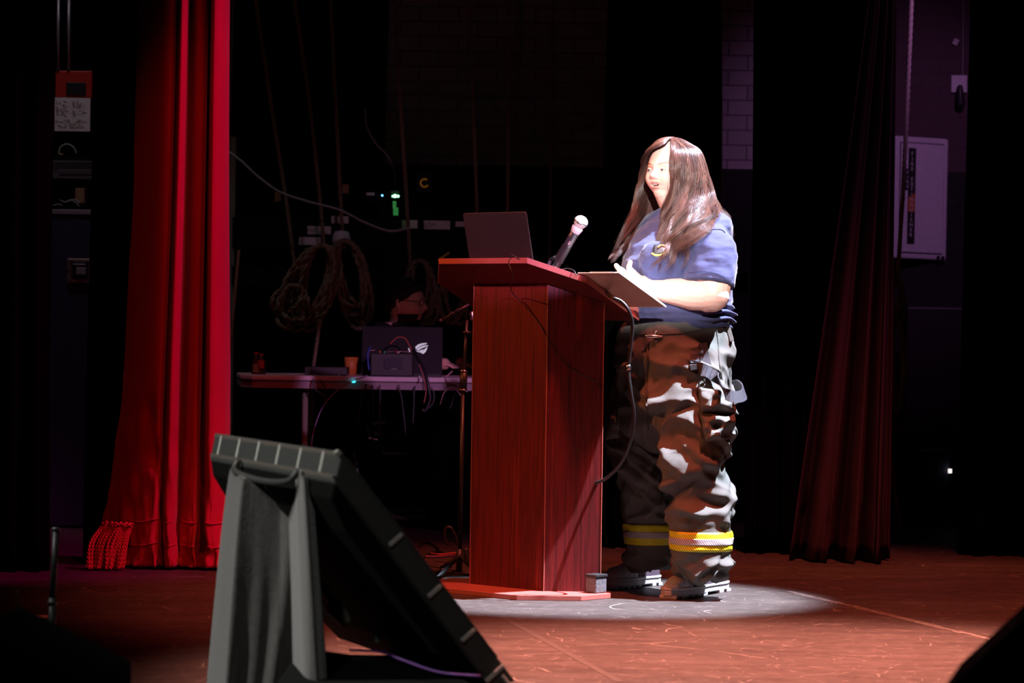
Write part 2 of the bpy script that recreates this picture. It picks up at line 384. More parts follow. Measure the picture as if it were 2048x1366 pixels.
def voxel(mb, size, smooth=4, factor=0.5):
    me = bpy.data.meshes.new('tmp'); me.from_pydata([tuple(v) for v in mb.v], [], mb.f)
    bm = bmesh.new(); bm.from_mesh(me); bmesh.ops.recalc_face_normals(bm, faces=bm.faces); bm.to_mesh(me); bm.free()
    o = bpy.data.objects.new('tmp', me); col.objects.link(o)
    r = o.modifiers.new('r', 'REMESH'); r.mode = 'VOXEL'; r.voxel_size = size
    if smooth:
        sm = o.modifiers.new('s', 'SMOOTH'); sm.factor = factor; sm.iterations = smooth
    bpy.context.view_layer.update()
    dg = bpy.context.evaluated_depsgraph_get(); ev = o.evaluated_get(dg); m2 = bpy.data.meshes.new_from_object(ev)
    n = len(m2.vertices); v = np.empty(n * 3); m2.vertices.foreach_get('co', v); v = v.reshape(-1, 3)
    nr = np.empty(n * 3); m2.vertices.foreach_get('normal', nr); nr = nr.reshape(-1, 3)
    f = [tuple(p.vertices) for p in m2.polygons]
    bpy.data.objects.remove(o); bpy.data.meshes.remove(me); bpy.data.meshes.remove(m2)
    return v, nr, f
def spline(pts, n):                      # Catmull-Rom through points
    P = [Vector(p) for p in pts]; P = [P[0] * 2 - P[1]] + P + [P[-1] * 2 - P[-2]]
    out = []; m = len(P) - 3
    for i in range(n):
        t = i / (n - 1) * m; k = min(int(t), m - 1); t -= k; a, b, c, d = P[k:k + 4]
        out.append(.5 * ((2 * b) + (c - a) * t + (2 * a - 5 * b + 4 * c - d) * t * t + (3 * b - a - 3 * c + d) * t ** 3))
    return out
def text_mesh(mb, s, origin, xa, ya, size, depth=0.0008, align='LEFT'):
    cu = bpy.data.curves.new('t', 'FONT'); cu.body = s; cu.size = size; cu.extrude = depth; cu.align_x = align; cu.resolution_u = 3
    o = bpy.data.objects.new('t', cu); col.objects.link(o); bpy.context.view_layer.update()
    me = bpy.data.meshes.new_from_object(o.evaluated_get(bpy.context.evaluated_depsgraph_get()))
    xa = Vector(xa).normalized(); ya = Vector(ya).normalized(); za = xa.cross(ya); origin = Vector(origin)
    mb.add([origin + xa * v.co.x + ya * v.co.y + za * v.co.z for v in me.vertices], [tuple(p.vertices) for p in me.polygons])
    bpy.data.objects.remove(o); bpy.data.curves.remove(cu); bpy.data.meshes.remove(me)
random.seed(7)

# ================================================================== setting
mb = MB(); mb.box((0, 9.4, -0.05), (17, 13.2, 0.1)); struct(mb.build('floor', M['floor']), 'scuffed dark stage floor')
mb = MB(); mb.box((0, 16.1, 3.0), (17, 0.3, 6.2)); o = mb.build('wall_back', M['brick'])
for v in o.data.vertices: v.co.z += o.location.z
o.location.z = 0; struct(o, 'painted brick wall, white above and black below')

def drape(name, x0, x1, Y, ztop, material, folds, amp, label, cat='curtain', bottom=0.0, seed=0, flare=None, group=None, depth=0.0, nu=0):
    rnd = random.Random(seed); ph = [rnd.uniform(0, 6.28) for _ in range(6)]
    nu = nu or max(60, int(folds * 14)); nv = 26
    def P(i, j):
        s = i / (nu - 1); t = j / (nv - 1); z = bottom + (ztop - bottom) * t
        a = s * folds * 2 * pi
        xx = x0 + (x1 - x0) * s
        if flare: xx = xx + flare(s, t)
        y = Y + amp * (sin(a + ph[0] + .6 * sin(a * .37 + ph[1])) + .35 * sin(a * 2.1 + ph[2])) * (1 - .15 * t) + depth * s
        xx += amp * .45 * sin(2 * a + ph[3]) + .01 * sin(5 * t + ph[4] + 9 * s)
        return Vector((xx, y, z))
    mb = MB(); mb.grid(P, nu, nv)
    return tag(mb.build(name, material, smooth=True, solid=0.006, fix=False), label, cat, group)
def X(px, Y): return (px - 1024) / FPX * Y

drape('black_drape', X(1206, 12.5), X(1424, 12.5), 12.55, 3.6, M['velour_black'], 5, .05, 'black drape hanging behind the speaker\'s head', seed=1)
drape('black_drape', X(1500, 12.2), X(1765, 12.2), 12.35, 3.6, M['velour_black'], 6, .05, 'wide black drape between the speaker and the plum leg curtain', seed=2)
drape('black_drape', X(1938, 12.4), X(2160, 12.4), 12.4, 3.6, M['velour_black'], 5, .05, 'black drape at the far right edge of the stage', seed=3)
drape('black_drape', X(-140, 10.9), X(88, 10.9), 10.95, 3.6, M['velour_black'], 5, .05, 'black drape at the far left edge of the stage', seed=4)
drape('black_drape', X(176, 11.3), X(262, 11.3), 11.36, 3.6, M['velour_black'], 3, .03, 'narrow black drape just left of the red house curtain', seed=5)
drape('black_drape', X(462, 15.6), X(760, 15.6), 15.62, 3.6, M['velour_black'], 7, .04, 'black drape against the back wall behind the ropes', seed=6)

# red house curtain: folds built from a plan profile (px, distance) that narrows upward
prof = [(214, 11.62), (222, 11.50), (236, 11.36), (254, 11.22), (272, 11.14), (290, 11.095), (306, 11.065), (316, 11.07), (321, 11.20), (325, 11.16), (332, 11.04), (344, 11.04), (354, 11.10), (359, 11.22),
        (366, 11.20), (378, 11.10), (390, 11.06), (397, 11.12), (403, 11.26), (409, 11.22), (415, 11.04), (428, 11.02), (444, 11.06), (458, 11.12), (468, 11.24)]
proft = [(238, 11.62), (248, 11.56), (262, 11.46), (278, 11.35), (296, 11.24), (314, 11.14), (330, 11.09), (343, 11.10), (348, 11.20), (351, 11.15), (355, 11.06), (362, 11.06), (368, 11.11), (371, 11.22),
         (377, 11.20), (388, 11.12), (398, 11.09), (405, 11.13), (410, 11.26), (413, 11.22), (417, 11.06), (424, 11.04), (434, 11.07), (442, 11.12), (447, 11.22)]
def refine(p, n): return spline([Vector((X(a, d), d, 0)) for a, d in p], n)
nu, nv = 240, 90
pb, pt = refine(prof, nu), refine(proft, nu)
def curtain_pt(i, j):
    t = j / (nv - 1); z = 0.012 + 3.3 * t ** 1.25
    k = 1 / (1 + math.exp(-(z - 1.0) * 2.2)); k = k * 0.95
    p = pb[i].lerp(pt[i], k)
    if z < .8: p = Vector((p.x, p.y + (11.10 - p.y) * .55 * (1 - z / .8), 0))
    sag = math.exp(-z * 4.5)
    nn = noise.noise(Vector((i * .06, z * 7, 3.1))) * .05 * sag + noise.noise(Vector((i * .15, z * 14, 1.1))) * .028 * sag
    dent = 0
    for (di, dz, dr, da) in ((60, .45, 9, .045), (78, .35, 6, .04), (52, .62, 7, .03), (112, .5, 6, .035), (84, .24, 6, .04), (118, .33, 5, .03), (88, .62, 5, .03)):
        q = ((i - di) / dr) ** 2 + ((z - dz) / .05) ** 2
        if q < 9: dent += da * math.exp(-q)
    return Vector((p.x + nn * .5, p.y + nn + dent, z))
red_c = thing('house_curtain', 'tall red velvet stage curtain hanging in deep folds at left', 'curtain', (X(340, 11.1), 11.12, 0))
mb = MB(); mb.grid(curtain_pt, nu, nv); mb.build('curtain_panel', M['velvet'], red_c, smooth=True, solid=0.006, fix=False)
for name, z0, z1 in (('hem_seam', .192, .2), ('hem_seam', .098, .106)):
    mb = MB(); pts = []
    for i in range(34, nu):
        j0 = next(j for j in range(nv) if 0.012 + 3.3 * (j / (nv - 1)) ** 1.25 >= z0)
        a = curtain_pt(i, j0); a.y -= .007; a.z = z0 + .004 + .008 * sin(i * .11); pts.append(a)
    mb.tube(pts, .0025, 5); mb.build(name, M['velvet'], red_c, smooth=True)
# bullion fringe at the curtain's free edge: 36 twisted cords
mb = MB(); hp = []
for k in range(30):
    t = k / 29; hp.append(W(205 + 60 * t, 1046 + 2.5 * sin(k * 1.3) + 3 * t, 11.06 - .05 * sin(t * 3)))
mb.tube(hp, [.005 + .002 * sin(i * 2.2) for i in range(30)], 6); mb.build('fringe_heading', M['fringe'], red_c, smooth=True)
rf = random.Random(3)
for k in range(44):
    t = (k + rf.uniform(0, .9)) / 44; dy = rf.uniform(-.03, .06)
    a = W(206 + 58 * t, 1048 + 3 * t, 11.08 - .05 * sin(t * 3) + dy * .4)
    xe = 174 + 70 * t + rf.uniform(-4, 4); ye = 1142 + rf.uniform(-6, 4)
    b = W(xe, ye, 11.02 + dy); b.z = max(b.z, .008)
    mid = a.lerp(b, .5) + Vector((-.02 * (1 - t) + rf.uniform(-.008, .008), 0, .012))
    core = spline([a, mid, b], 28); mb = MB()
    for ph in (0, pi):
        pts = []
        for i, p in enumerate(core): pts.append(p + Vector((cos(i * 1.5 + ph), sin(i * 1.5 + ph), 0)) * .0034)
        mb.tube(pts, .0034, 5)
    mb.build('fringe_cord', M['fringe'], red_c, smooth=True)

# plum leg curtain on the right: flares toward the floor
def leg_pt(i, j, nu=150, nv=50):
    s = i / (nu - 1); t = j / (nv - 1); z = .01 + 3.4 * t
    k = max(0, 1 - z / 2.9) ** 1.1
    xl = 1752 - 168 * k; xr = 1783 + 2 * k
    y0 = 11.95; a = s ** 1.5 * 2 * pi * 3.6
    amp = .04 + .07 * k
    px = xl + (xr - xl) * (s + .02 * sin(a * 2))
    y = y0 + amp * (sin(a + 1.2 * sin(s * 4)) + .3 * sin(2.3 * a))
    if z < .3: y += noise.noise(Vector((s * 14, z * 12, 7))) * .04
    return Vector((X(px, 11.95) , y, z))
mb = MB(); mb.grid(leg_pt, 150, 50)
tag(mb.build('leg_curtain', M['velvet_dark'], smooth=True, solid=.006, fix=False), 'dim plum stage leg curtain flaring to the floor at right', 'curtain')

# ================================================================== lectern
U = Vector((.73, -.683, 0)); U.normalize(); Rr = Vector((-U.y, U.x, 0))      # U across the lectern, Rr toward the speaker
body_corner = G(1087.5, 1192.5); Zb = .018
O_ = body_corner - U * .187 - Rr * .153; O_.z = 0
def LP(u, r, z): return O_ + U * u + Rr * r + Vector((0, 0, z))
lect = thing('lectern', 'mahogany laminate lectern with slanted top and chamfered base', 'lectern', LP(0, .15, 0))
def both(pts): return pts + [(-u, r) for u, r in pts[::-1]]
base = both([(.232, -.04), (.396, .124), (.396, .284), (.35, .335)])
mb = MB(); mb.prism([LP(u, r, .0005) for u, r in base], (0, 0, Zb)); mb.build('base_plate', M['woodedge'], lect, bevel=.0015)
SL = .45; ZT = 1.232
def topz(r): return ZT - SL * r
top = both([(.222, 0), (.374, .152), (.374, .445)])
th = .022
tb = [LP(u, r, topz(r) - th) for u, r in top]
mb = MB(); mb.prism(tb, (0, 0, th)); mb.build('desktop', M['wood'], lect, bevel=.001)
mb = MB()
tops = [LP(u * 1.002, r, topz(r) - th + .001) for u, r in top]
for i in range(len(tops)):                                                     # edge band, a strip round the rim
    a, b = tops[i], tops[(i + 1) % len(tops)]; n = (b - a).cross(Vector((0, 0, 1))).normalized()
    if (a + b).dot(n) * .5 < (LP(0, .25, 0)).dot(n): n = -n
    mb.prism([a, b, b + Vector((0, 0, th - .002)), a + Vector((0, 0, th - .002))], n * .0015)
mb.build('edge_band', M['woodedge'], lect)
mb = MB()
rl = .431
mb.prism([LP(.372, rl, topz(rl) - .004), LP(.372, rl + .016, topz(rl) - .011), LP(.372, rl + .016, topz(rl) + .020), LP(.372, rl, topz(rl) + .026)], -U * .744)
mb.build('book_stop', M['woodedge'], lect, bevel=.001)
def panel(name, p0, p1, tk):
    a, b = Vector(p0), Vector(p1)        # plan (u,r) of outer face, cut under the slanted top
    z0a = topz(a[1]) - th; z0b = topz(b[1]) - th
    d = (b - a); n = Vector((-d.y, d.x)).normalized() * tk
    if n.y < 0: n = -n
    q = [(a.x, a.y, Zb), (b.x, b.y, Zb), (b.x, b.y, z0b - .0005), (a.x, a.y, z0a - .0005)]
    q2 = [(u + n.x, r + n.y, z if z < .1 else topz(r + n.y) - th - .0005) for u, r, z in q]
    mb = MB(); vs = [LP(*v) for v in q] + [LP(*v) for v in q2]
    mb.add(vs, [(0, 1, 2, 3), (7, 6, 5, 4), (0, 4, 5, 1), (1, 5, 6, 2), (2, 6, 7, 3), (3, 7, 4, 0)])
    return mb.build(name, M['wood'], lect, bevel=.001)
panel('front_panel', (-.187, .153), (.187, .153), .018)
WL = .205 / sqrt(2)
panel('side_panel', (.187, .153), (.187 + WL, .153 + WL), .018)
panel('side_panel', (-.187, .153), (-.187 - WL, .153 + WL), .018)
def edge_strip(u, r):
    mb = MB(); mb.prism([LP(u - .0012, r - .0012, Zb), LP(u + .0012, r - .0012, Zb), LP(u + .0012, r + .0012, Zb), LP(u - .0012, r + .0012, Zb)], (0, 0, topz(r) - th - Zb))
    mb.build('edge_strip', M['woodedge'], lect)
for u, r in ((.187, .152), (-.187, .152), (.188 + WL, .154 + WL)): edge_strip(u, r)
mb = MB(); mb.prism([LP(u, r, .61) for u, r in both([(.172, .175), (.285, .290)])], (0, 0, .018)); mb.build('inner_shelf', M['wood'], lect)
# power box standing on the base behind the side panel
mb = MB(); c = LP(.345, .262, Zb + .033); Rz = Matrix.Rotation(math.atan2(U.y, U.x), 3, 'Z')
bx = thing('power_box', 'small scratched black box on the lectern base beside the boot', 'box', LP(.345, .262, Zb))
mb.box(c - Vector((0, 0, .004)), (.05, .06, .056), Rz); mb.build('body', mat('scuffed_black', (.12, .12, .13), .5, var=.9, scale=120), bx, bevel=.004)
mb = MB(); mb.box(c + Vector((0, 0, .030)), (.056, .066, .012), Rz); mb.build('lid', M['black'], bx, bevel=.003)

# laptop on the lectern, lid towards the audience
def slab(pts, d): return MB().prism(pts, d)
lap = thing('laptop', 'dark grey laptop open on the lectern, its lid facing left', 'laptop', LP(-.03, .2, topz(.2)))
nrm = (Vector((0, 0, 1)) + Rr * SL).normalized(); dn = (Rr - Vector((0, 0, SL))).normalized()   # desktop normal and down-slope direction
lc = LP(.0, .0, 0)
u1, u2 = -.150, .168; rb = .10
hinge1 = LP(u1, rb, topz(rb) + .014); hinge2 = LP(u2, rb, topz(rb) + .014)
updir = (W(1077, 437, 10) - W(1093.5, 527, 10)); lt = .205
upv = (Vector((0, 0, 1)) - Rr * .235).normalized()
mb = MB(); a, b = hinge1, hinge2
def rounded(a, b, up, w, h, rad, n=5):
    ax = (b - a).normalized(); pts = [a, b]
    for cx, cy, st in ((w - rad, h - rad, 0), (rad, h - rad, pi / 2)):
        for k in range(n + 1):
            t = st + k / n * pi / 2; pts.append(a + ax * (cx + rad * cos(t)) + up * (cy + rad * sin(t)))
    return pts
wl = (b - a).length
M['laptop'] = mat('laptop_grey', (0.060, 0.056, 0.055), .38, .55, var=.05)
mb.prism(rounded(a, b, upv, wl, lt, .010), -Rr * .006 - Vector((0, 0, .001))); lid = mb.build('lid', M['laptop'], lap, bevel=.001)
mb = MB(); mb.prism(rounded(a + U * .008 + upv * .01 + Rr * .0006, b - U * .008 + upv * .01 + Rr * .0006, upv, wl - .016, lt - .018, .006), Rr * .0006)
mb.build('screen', mat('screen', (.01, .01, .012), .2, emit=(.9, .9, 1), es=.5), lid)
mb = MB(); mb.prism([a, b, b + dn * .215, a + dn * .215], -nrm * .013); bs = mb.build('base', M['laptop'], lap, bevel=.002)
mb = MB(); mb.prism([a + U * .02 + dn * .02 + nrm * .0004, b - U * .02 + dn * .02 + nrm * .0004, b - U * .02 + dn * .115 + nrm * .0004, a + U * .02 + dn * .115 + nrm * .0004], nrm * .001)
mb.build('keyboard', M['black'], bs)

# pale folder overhanging the near side of the desktop
fu0, fu1 = .345, .545; fr0, fr1 = .135, .394; zl = .006
q = [(fu0, fr0), (fu1, fr0), (fu1, fr1), (fu0, fr1)]
M['folder'] = mat('pale_board', (.55, .36, .28), .35, spec=.5, var=.25, scale=7, stretch=(1, 3, 6))
fol = thing('clipboard', 'thin pale brown clipboard overhanging the lectern\'s near edge under her hands', 'clipboard', LP(.45, .25, topz(.25)))
mb = MB(); mb.prism([LP(u, r, topz(r) + zl) for u, r in q], nrm * .004); mb.build('board', M['folder'], fol, bevel=.001)
mb = MB(); mb.prism([LP(u, r, topz(r) + zl) + nrm * .0042 for u, r in ((fu0 + .006, fr0 + .01), (fu1 - .002, fr0 + .01), (fu1 - .002, fr1 - .004), (fu0 + .006, fr1 - .004))], nrm * .003)
mb.build('paper', M['white'], fol)
mb = MB(); mb.prism([LP(u, r, topz(r) + zl) - nrm * .0003 for u, r in ((fu1 - .003, fr0), (fu1 + .001, fr0), (fu1 + .001, fr1 + .001), (fu0, fr1 + .001), (fu0, fr1 - .002), (fu1 - .003, fr1 - .002))], nrm * .0046); mb.build('rim', M['white'], fol)  # white strip stands for the key light caught along the board's edge
mb = MB(); mb.box(LP(.445, fr0 + .02, topz(fr0 + .02) + .018), (.10, .022, .008), Rz); mb.build('clip', M['metal'], fol, bevel=.002)

# handheld microphone in a clip
mic = thing('microphone', 'handheld microphone with silver ball grille clipped over the lectern', 'microphone', W(1110, 535, 10.3))
mh = W(1161, 445.5, 10.24); mt = W(1111, 533, 10.28); ax = (mh - mt).normalized()
mb = MB(); mb.lathe([(.001, -.024), (.013, -.022), (.021, -.013), (.0262, 0), (.0255, .01), (.020, .019), (.011, .025), (.001, .0265)], mh, 24, ax)
mb.build('grille', mat('silver_mesh', (.62, .60, .60), .35, .3, bump=1.0, bscale=900), mic, smooth=True)
mb = MB(); mb.lathe([(.0262, -.003), (.0275, -.002), (.0275, .004), (.0262, .005)], mh, 24, ax); mb.build('grille_ring', M['metal'], mic, smooth=True)
mb = MB(); mb.lathe([(.0165, -.045), (.021, -.026), (.0215, -.020), (.017, -.018)], mh, 20, ax); mb.build('collar', M['cab'], mic, smooth=True)
mb = MB(); mb.lathe([(.0125, 0), (.0145, .004), (.0155, .05), (.0175, (mh - mt).length - .045), (.0165, (mh - mt).length - .040)], mt, 20, ax)
mb.build('handle', mat('mic_body', (.035, .035, .04), .3, spec=.6), mic, smooth=True)
mb = MB(); mb.lathe([(.0128, -.002), (.0138, .0), (.0138, .006), (.0128, .008)], mt, 20, ax); mb.build('end_ring', M['metal'], mic, smooth=True)
side = ax.cross(Vector((0, 1, 0))).normalized()
mb = MB()
for i, s in enumerate((.2, .8, 1.6, 2.2)): mb.box(mt.lerp(mh, .50 + .033 * s) + Vector((.001, -.0165, 0)), (.004 + .003 * (i % 2), .001, .004))
mb.build('lettering', M['white'], mic)
clip = thing('microphone_clip', 'black microphone clip holding the microphone on the lectern', 'clip', W(1096, 532, 10.29))
mb = MB(); secs = []
for t in (0.12, .2, .42, .46):
    c = mt.lerp(mh, t); ring = []
    up2 = side
    bb = ax.cross(up2).normalized(); rr_ = .0205 - .003 * t
    for k in range(15):
        an = radians(-150 + 300 * k / 14) ; ring.append(c + up2 * cos(an) * rr_ - bb * sin(an) * rr_)
    for k in range(14, -1, -1):
        an = radians(-150 + 300 * k / 14); ring.append(c + up2 * cos(an) * (rr_ - .003) - bb * sin(an) * (rr_ - .003))
    secs.append(ring)
mb.loft(secs); mb.build('cradle', M['black'], clip, smooth=False)
mb = MB(); mb.chain([mt.lerp(mh, .2) + side * -.0 + Vector((-.02, 0, .0)), W(1101, 520, 10.3), W(1097, 531, 10.3)], [.008, .007, .009], 10); mb.build('swivel', M['darkmetal'], clip, smooth=True)
mb = MB(); mb.lathe([(.012, -.012), (.016, -.01), (.016, .0), (.006, .004)], W(1099, 533, 10.3), 14); mb.build('mount', M['black'], clip, smooth=True)

# cables on the lectern
def cable(name, pts, r, m, label, n=60, cat='cable', group=None, nseg=8):
    mb = MB(); mb.tube(spline(pts, n), r, nseg); return tag(mb.build(name, m, smooth=True), label, cat, group)
def onpanel(px, py, off=.004):           # a point on the front panel or near side panel seen at a pixel
    d = ray(px, py)
    for a, b in (((-.187, .153), (.187, .153)), ((.187, .153), (.187 + WL, .153 + WL))):
        pa, pb_ = LP(*a, 0), LP(*b, 0); n = (pb_ - pa).cross(Vector((0, 0, 1))).normalized()
        if n.y > 0: n = -n
        t = (pa - Vector((0, 0, HC))).dot(n) / d.dot(n); p = Vector((0, 0, HC)) + d * t
        s = (p - pa).dot((pb_ - pa).normalized()) / (pb_ - pa).length
        if -.02 <= s <= 1.001: return p + n * off
    return p + n * off
fe = LP(.16, -.006, 0)
pts = [W(1021, 507, 9.98), W(1039, 519, 9.97), W(1030, 514.5, 9.95), W(1021, 517, 9.93), W(1017.5, 527, 9.92), W(1026, 553, 9.93), onpanel(1042, 583, .05), onpanel(1055, 612, .012), onpanel(1072, 636), onpanel(1088, 660), onpanel(1102, 688), onpanel(1124, 722), onpanel(1150, 742), onpanel(1180, 757), onpanel(1194, 764), onpanel(1199, 776, .008), W(1201, 786, 10.22)]
cable('thin_cable', pts, .0017, M['rubber'], 'thin black cable looping over the lectern\'s front edge and down its panels', 110)
pts = [W(1118, 541, 10.1), W(1134, 537, 10.1), W(1147, 541, 10.08), W(1153, 551, 10.06)]
cable('short_cable', pts, .002, M['rubber'], 'short black cable curving behind the microphone base on the desktop', 30)
near = .374
pts = [LP(.30, .24, topz(.24) + .006), LP(.36, .27, topz(.27) + .004), W(1222, 594, 10.0), W(1243, 603, 9.98), W(1258, 622, 9.97), W(1265, 650, 9.98), W(1262, 690, 9.99), W(1257, 735, 10.0), W(1262, 785, 10.0), W(1268, 830, 10.02), W(1262, 880, 10.05), W(1243, 925, 10.1), W(1215, 955, 10.16), W(1193, 966, 10.2), LP(.30, .30, .41), LP(.2, .30, .36)]
o = cable('thick_cable', pts, .0062, M['rubber'], 'thick black cable hanging in a loop beside the lectern', 120, nseg=10)
mb = MB(); c = W(1257, 735, 10.0); mb.lathe([(.0065, -.010), (.009, -.008), (.009, .008), (.0065, .010)], c, 12); mb.build('cable_clamp', M['metal'], o, smooth=True)

# ================================================================== the speaker
D0 = 10.30
yaw = radians(42)
Fb = Vector((-cos(yaw), -sin(yaw), 0)); Lb = Vector((sin(yaw), -cos(yaw), 0))
def zpy(px, py, Y): return W(px, py, Y)
person = thing('person', 'woman with long auburn hair in navy t-shirt and turnout trousers speaking at the lectern', 'person', (W(1365, 660, D0).x, D0, 0))
def ring(px, py, a, b, e=2.0, n=48, off=0.0, fsh=0.0, D=None):   # superellipse section at the height seen at py; a across, b fore and aft
    c = W(px, py, D or D0); out = []
    for k in range(n):
        t = 2 * pi * k / n; cx = cos(t); sx = sin(t)
        x = math.copysign(abs(cx) ** (2 / e), cx); y = math.copysign(abs(sx) ** (2 / e), sx)
        bb = b * (1 + (fsh if y > 0 else -fsh))
        out.append(c + Lb * ((a + off) * x) + Fb * ((bb + off) * y))
    return out
HX = W(1342, 345, 10.30)                                           # head centre at eye level
hy = radians(46)
Fh = Vector((-cos(hy), -sin(hy), .0)); Lh = Vector((sin(hy), -cos(hy), 0)); Uh = Vector((0, 0, 1))
tl = radians(4); Fh, Uh = (Fh * cos(tl) + Uh * sin(tl)), (Uh * cos(tl) - Fh * sin(tl))
def H(x, y, z): return HX + Fh * x + Lh * y + Uh * z
def g2(y, z, cy, cz, wy, wz): return math.exp(-((y - cy) / wy) ** 2 - ((z - cz) / wz) ** 2)
def face_disp(y, z):
    d = 0
    d += .006 * g2(y, z, 0, -.006, .009, .018) + .0165 * g2(y, z, 0, -.024, .0105, .011) + .008 * g2(abs(y), z, .0120, -.029, .0062, .0062)
    d += .003 * g2(abs(y), z, .028, .022, .020, .008)
    d -= .010 * g2(abs(y), z, .031, .001, .016, .010)
    d += .0095 * g2(abs(y), z, .046, -.034, .024, .026)
    d += .0085 * g2(y, z, 0, -.0475, .020, .0050) + .0090 * g2(y, z, 0, -.0645, .017, .0055)
    d -= .013 * g2(y, z, 0, -.0560, .014, .0040)
    d += .010 * g2(y, z, 0, -.086, .022, .012)
    d -= .004 * g2(y, z, 0, -.0735, .018, .0035)
    return d
def head_mesh(mb, n=150):
    secs = []
    for i in range(n + 1):
        th = pi * (i + .3) / (n + .6); zc = -cos(th); rs = sin(th); sec = []
        for k in range(2 * n):
            a = 2 * pi * k / (2 * n); x = cos(a) * rs; y = sin(a) * rs; z = zc
            X_ = x * (.092 if x > 0 else .100); Y_ = y * .084; Z_ = z * (.120 if z > 0 else .108)
            if z < 0: Y_ *= 1 - .12 * (-z) ** 2.2 + .05 * sin(pi * min(1, -z * 1.3))
            if z < 0 and x > 0: X_ *= 1 + .10 * (-z) * (1 - (-z)) * 2; X_ -= 0
            if z < 0 and x < 0: X_ *= 1 - .28 * (-z)
            if x > 0: X_ = X_ * (1 - .0 * z) + face_disp(Y_, Z_) * min(1, x * 2.2)
            sec.append(H(X_, Y_, Z_))
        secs.append(sec)
    mb.loft(secs)
bm_ = MB(); head_mesh(bm_)
# ears
for s in (1, -1):
    for (a, b, r) in (((-.005, .079, .015), (-.012, .086, -.005), .009), ((-.012, .086, -.005), (-.002, .081, -.028), .008)):
        bm_.capsule(H(a[0], s * a[1], a[2]), H(b[0], s * b[1], b[2]), r, r * .8, 8)
# neck, torso under the shirt
nb = W(1366, 425, D0)
bm_.chain([H(-.022, 0, -.07), nb, nb - Vector((0, 0, .08))], [.062, .070, .085], 20)
bm_.chain([H(.034, 0, -.070), H(-.020, 0, -.105)], [.040, .056], 16)
ts = [(1366, 424, .09, .07), (1369, 440, .135, .08), (1368, 470, .145, .10), (1360, 520, .14, .12), (1354, 570, .14, .13), (1352, 640, .145, .13), (1350, 720, .15, .13)]
bm_.loft([ring(px, py, a, b, 2.2) for px, py, a, b in ts])
# left arm, near the camera
sh = W(1430, 452, 10.15); el = W(1424, 588, 10.08); wr = W(1305, 577, 10.12)
bm_.chain([W(1420, 470, 10.16), W(1424, 520, 10.11), el], [.052, .080, .066], 18)
fm = W(1385, 588, 10.09)
bm_.chain([el, fm, W(1340, 582, 10.11), wr, W(1288, 570, 10.13)], [.062, .060, .047, .036, .035], 18)
bm_.capsule(W(1432, 597, 10.08), W(1415, 603, 10.08), .035, .04, 14)
# right arm, hidden behind the body
shr = W(1325, 452, 10.48); elr = W(1290, 582, 10.46); wrr = W(1268, 572, 10.28)
bm_.chain([W(1330, 470, 10.46), W(1310, 520, 10.5), elr, W(1278, 578, 10.36), wrr, W(1262, 568, 10.22)], [.050, .062, .055, .050, .034, .033], 16)
# hands: palm slab, four bent fingers and a thumb
def hand(base, d, up, palm_n, curl, thumb, L=.09, r0=.0088):
    d = d.normalized(); up = (up - d * up.dot(d)).normalized(); pn = d.cross(up).normalized()
    if pn.dot(palm_n) < 0: pn = -pn
    for k, o_ in enumerate((-.027, -.009, .009, .027)):
        kn = base + d * (L - .004 * abs(k - 1.5)) + up * o_
        bm_.capsule(base + up * o_ * .6, kn, .017, .0125, 10)
        ln = (.030, .034, .032, .026)[3 - k]
        p = kn; ang = 0; pts = [kn]; 
        for j in range(3):
            ang += curl[j] + .06 * k
            dd = d * cos(ang) + pn * sin(ang); p = p + dd * ln * (1, .72, .62)[j]; pts.append(p.copy())
        bm_.chain(pts, [.0105, r0, r0 * .92, r0 * .82], 8)
    bm_.chain([base + d * .02 + up * .024, base + d * .045 + up * .045 + pn * .01, base + d * thumb[0] + up * thumb[1] + pn * thumb[2], base + d * (thumb[0] + thumb[3]) + up * (thumb[1] + thumb[4]) + pn * thumb[2]], [.017, .013, .0105, .0095], 10)
hand(W(1284, 569, 10.13), Vector((-1, .10, .06)), Vector((0, -.25, 1)), Vector((0, 1, 0)), (.45, .8, .7), (.052, .058, .004, -.004, .020), L=.062)
hand(W(1264, 566, 10.21), Vector((-.85, -.2, .0)), Vector((0, .1, 1)), Vector((.2, -1, 0)), (.4, .6, .5), (.05, .05, .004, .01, .012), L=.055)
# legs under the trousers
for (a, b, c_) in (((1398, 720, 10.22), (1402, 930, 10.20), (1412, 1120, 10.22)), ((1310, 720, 10.42), (1300, 930, 10.45), (1300, 1110, 10.48))):
    bm_.chain([W(*a), W(*b), W(*c_)], [.085, .06, .045], 14)
v, nr, f = voxel(bm_, .0030, 3, .45)
# lip and mouth colour masks by vertex
cen = v - np.array(HX)
lx, ly, lz = cen @ np.array(Fh), cen @ np.array(Lh), cen @ np.array(Uh)
def soft(q): return np.clip((1.25 - q) / .5, 0, 1)
lipm = np.maximum(soft((ly / .0195) ** 2 + ((lz + .0480) / .0052) ** 2), soft((ly / .0180) ** 2 + ((lz + .0640) / .0058) ** 2)) * (lx > .06)
mou = soft((ly / .0150) ** 2 + ((lz + .0560) / .0036) ** 2) * (lx > .05)
bo_ = link('body', v, f, [M['skin']], person, smooth=True, fix=False)
for nm_, arr in (('lip', lipm), ('mouth', mou)):
    at_ = bo_.data.attributes.new(nm_, 'FLOAT', 'POINT'); at_.data.foreach_set('value', arr.astype(np.float32))
mb = MB(); mb.box(H(.0835, 0, -.0535), (.005, .015, .0028), Matrix((Fh, Lh, Uh)).transposed()); mb.build('teeth', M['teeth'], person, bevel=.001)
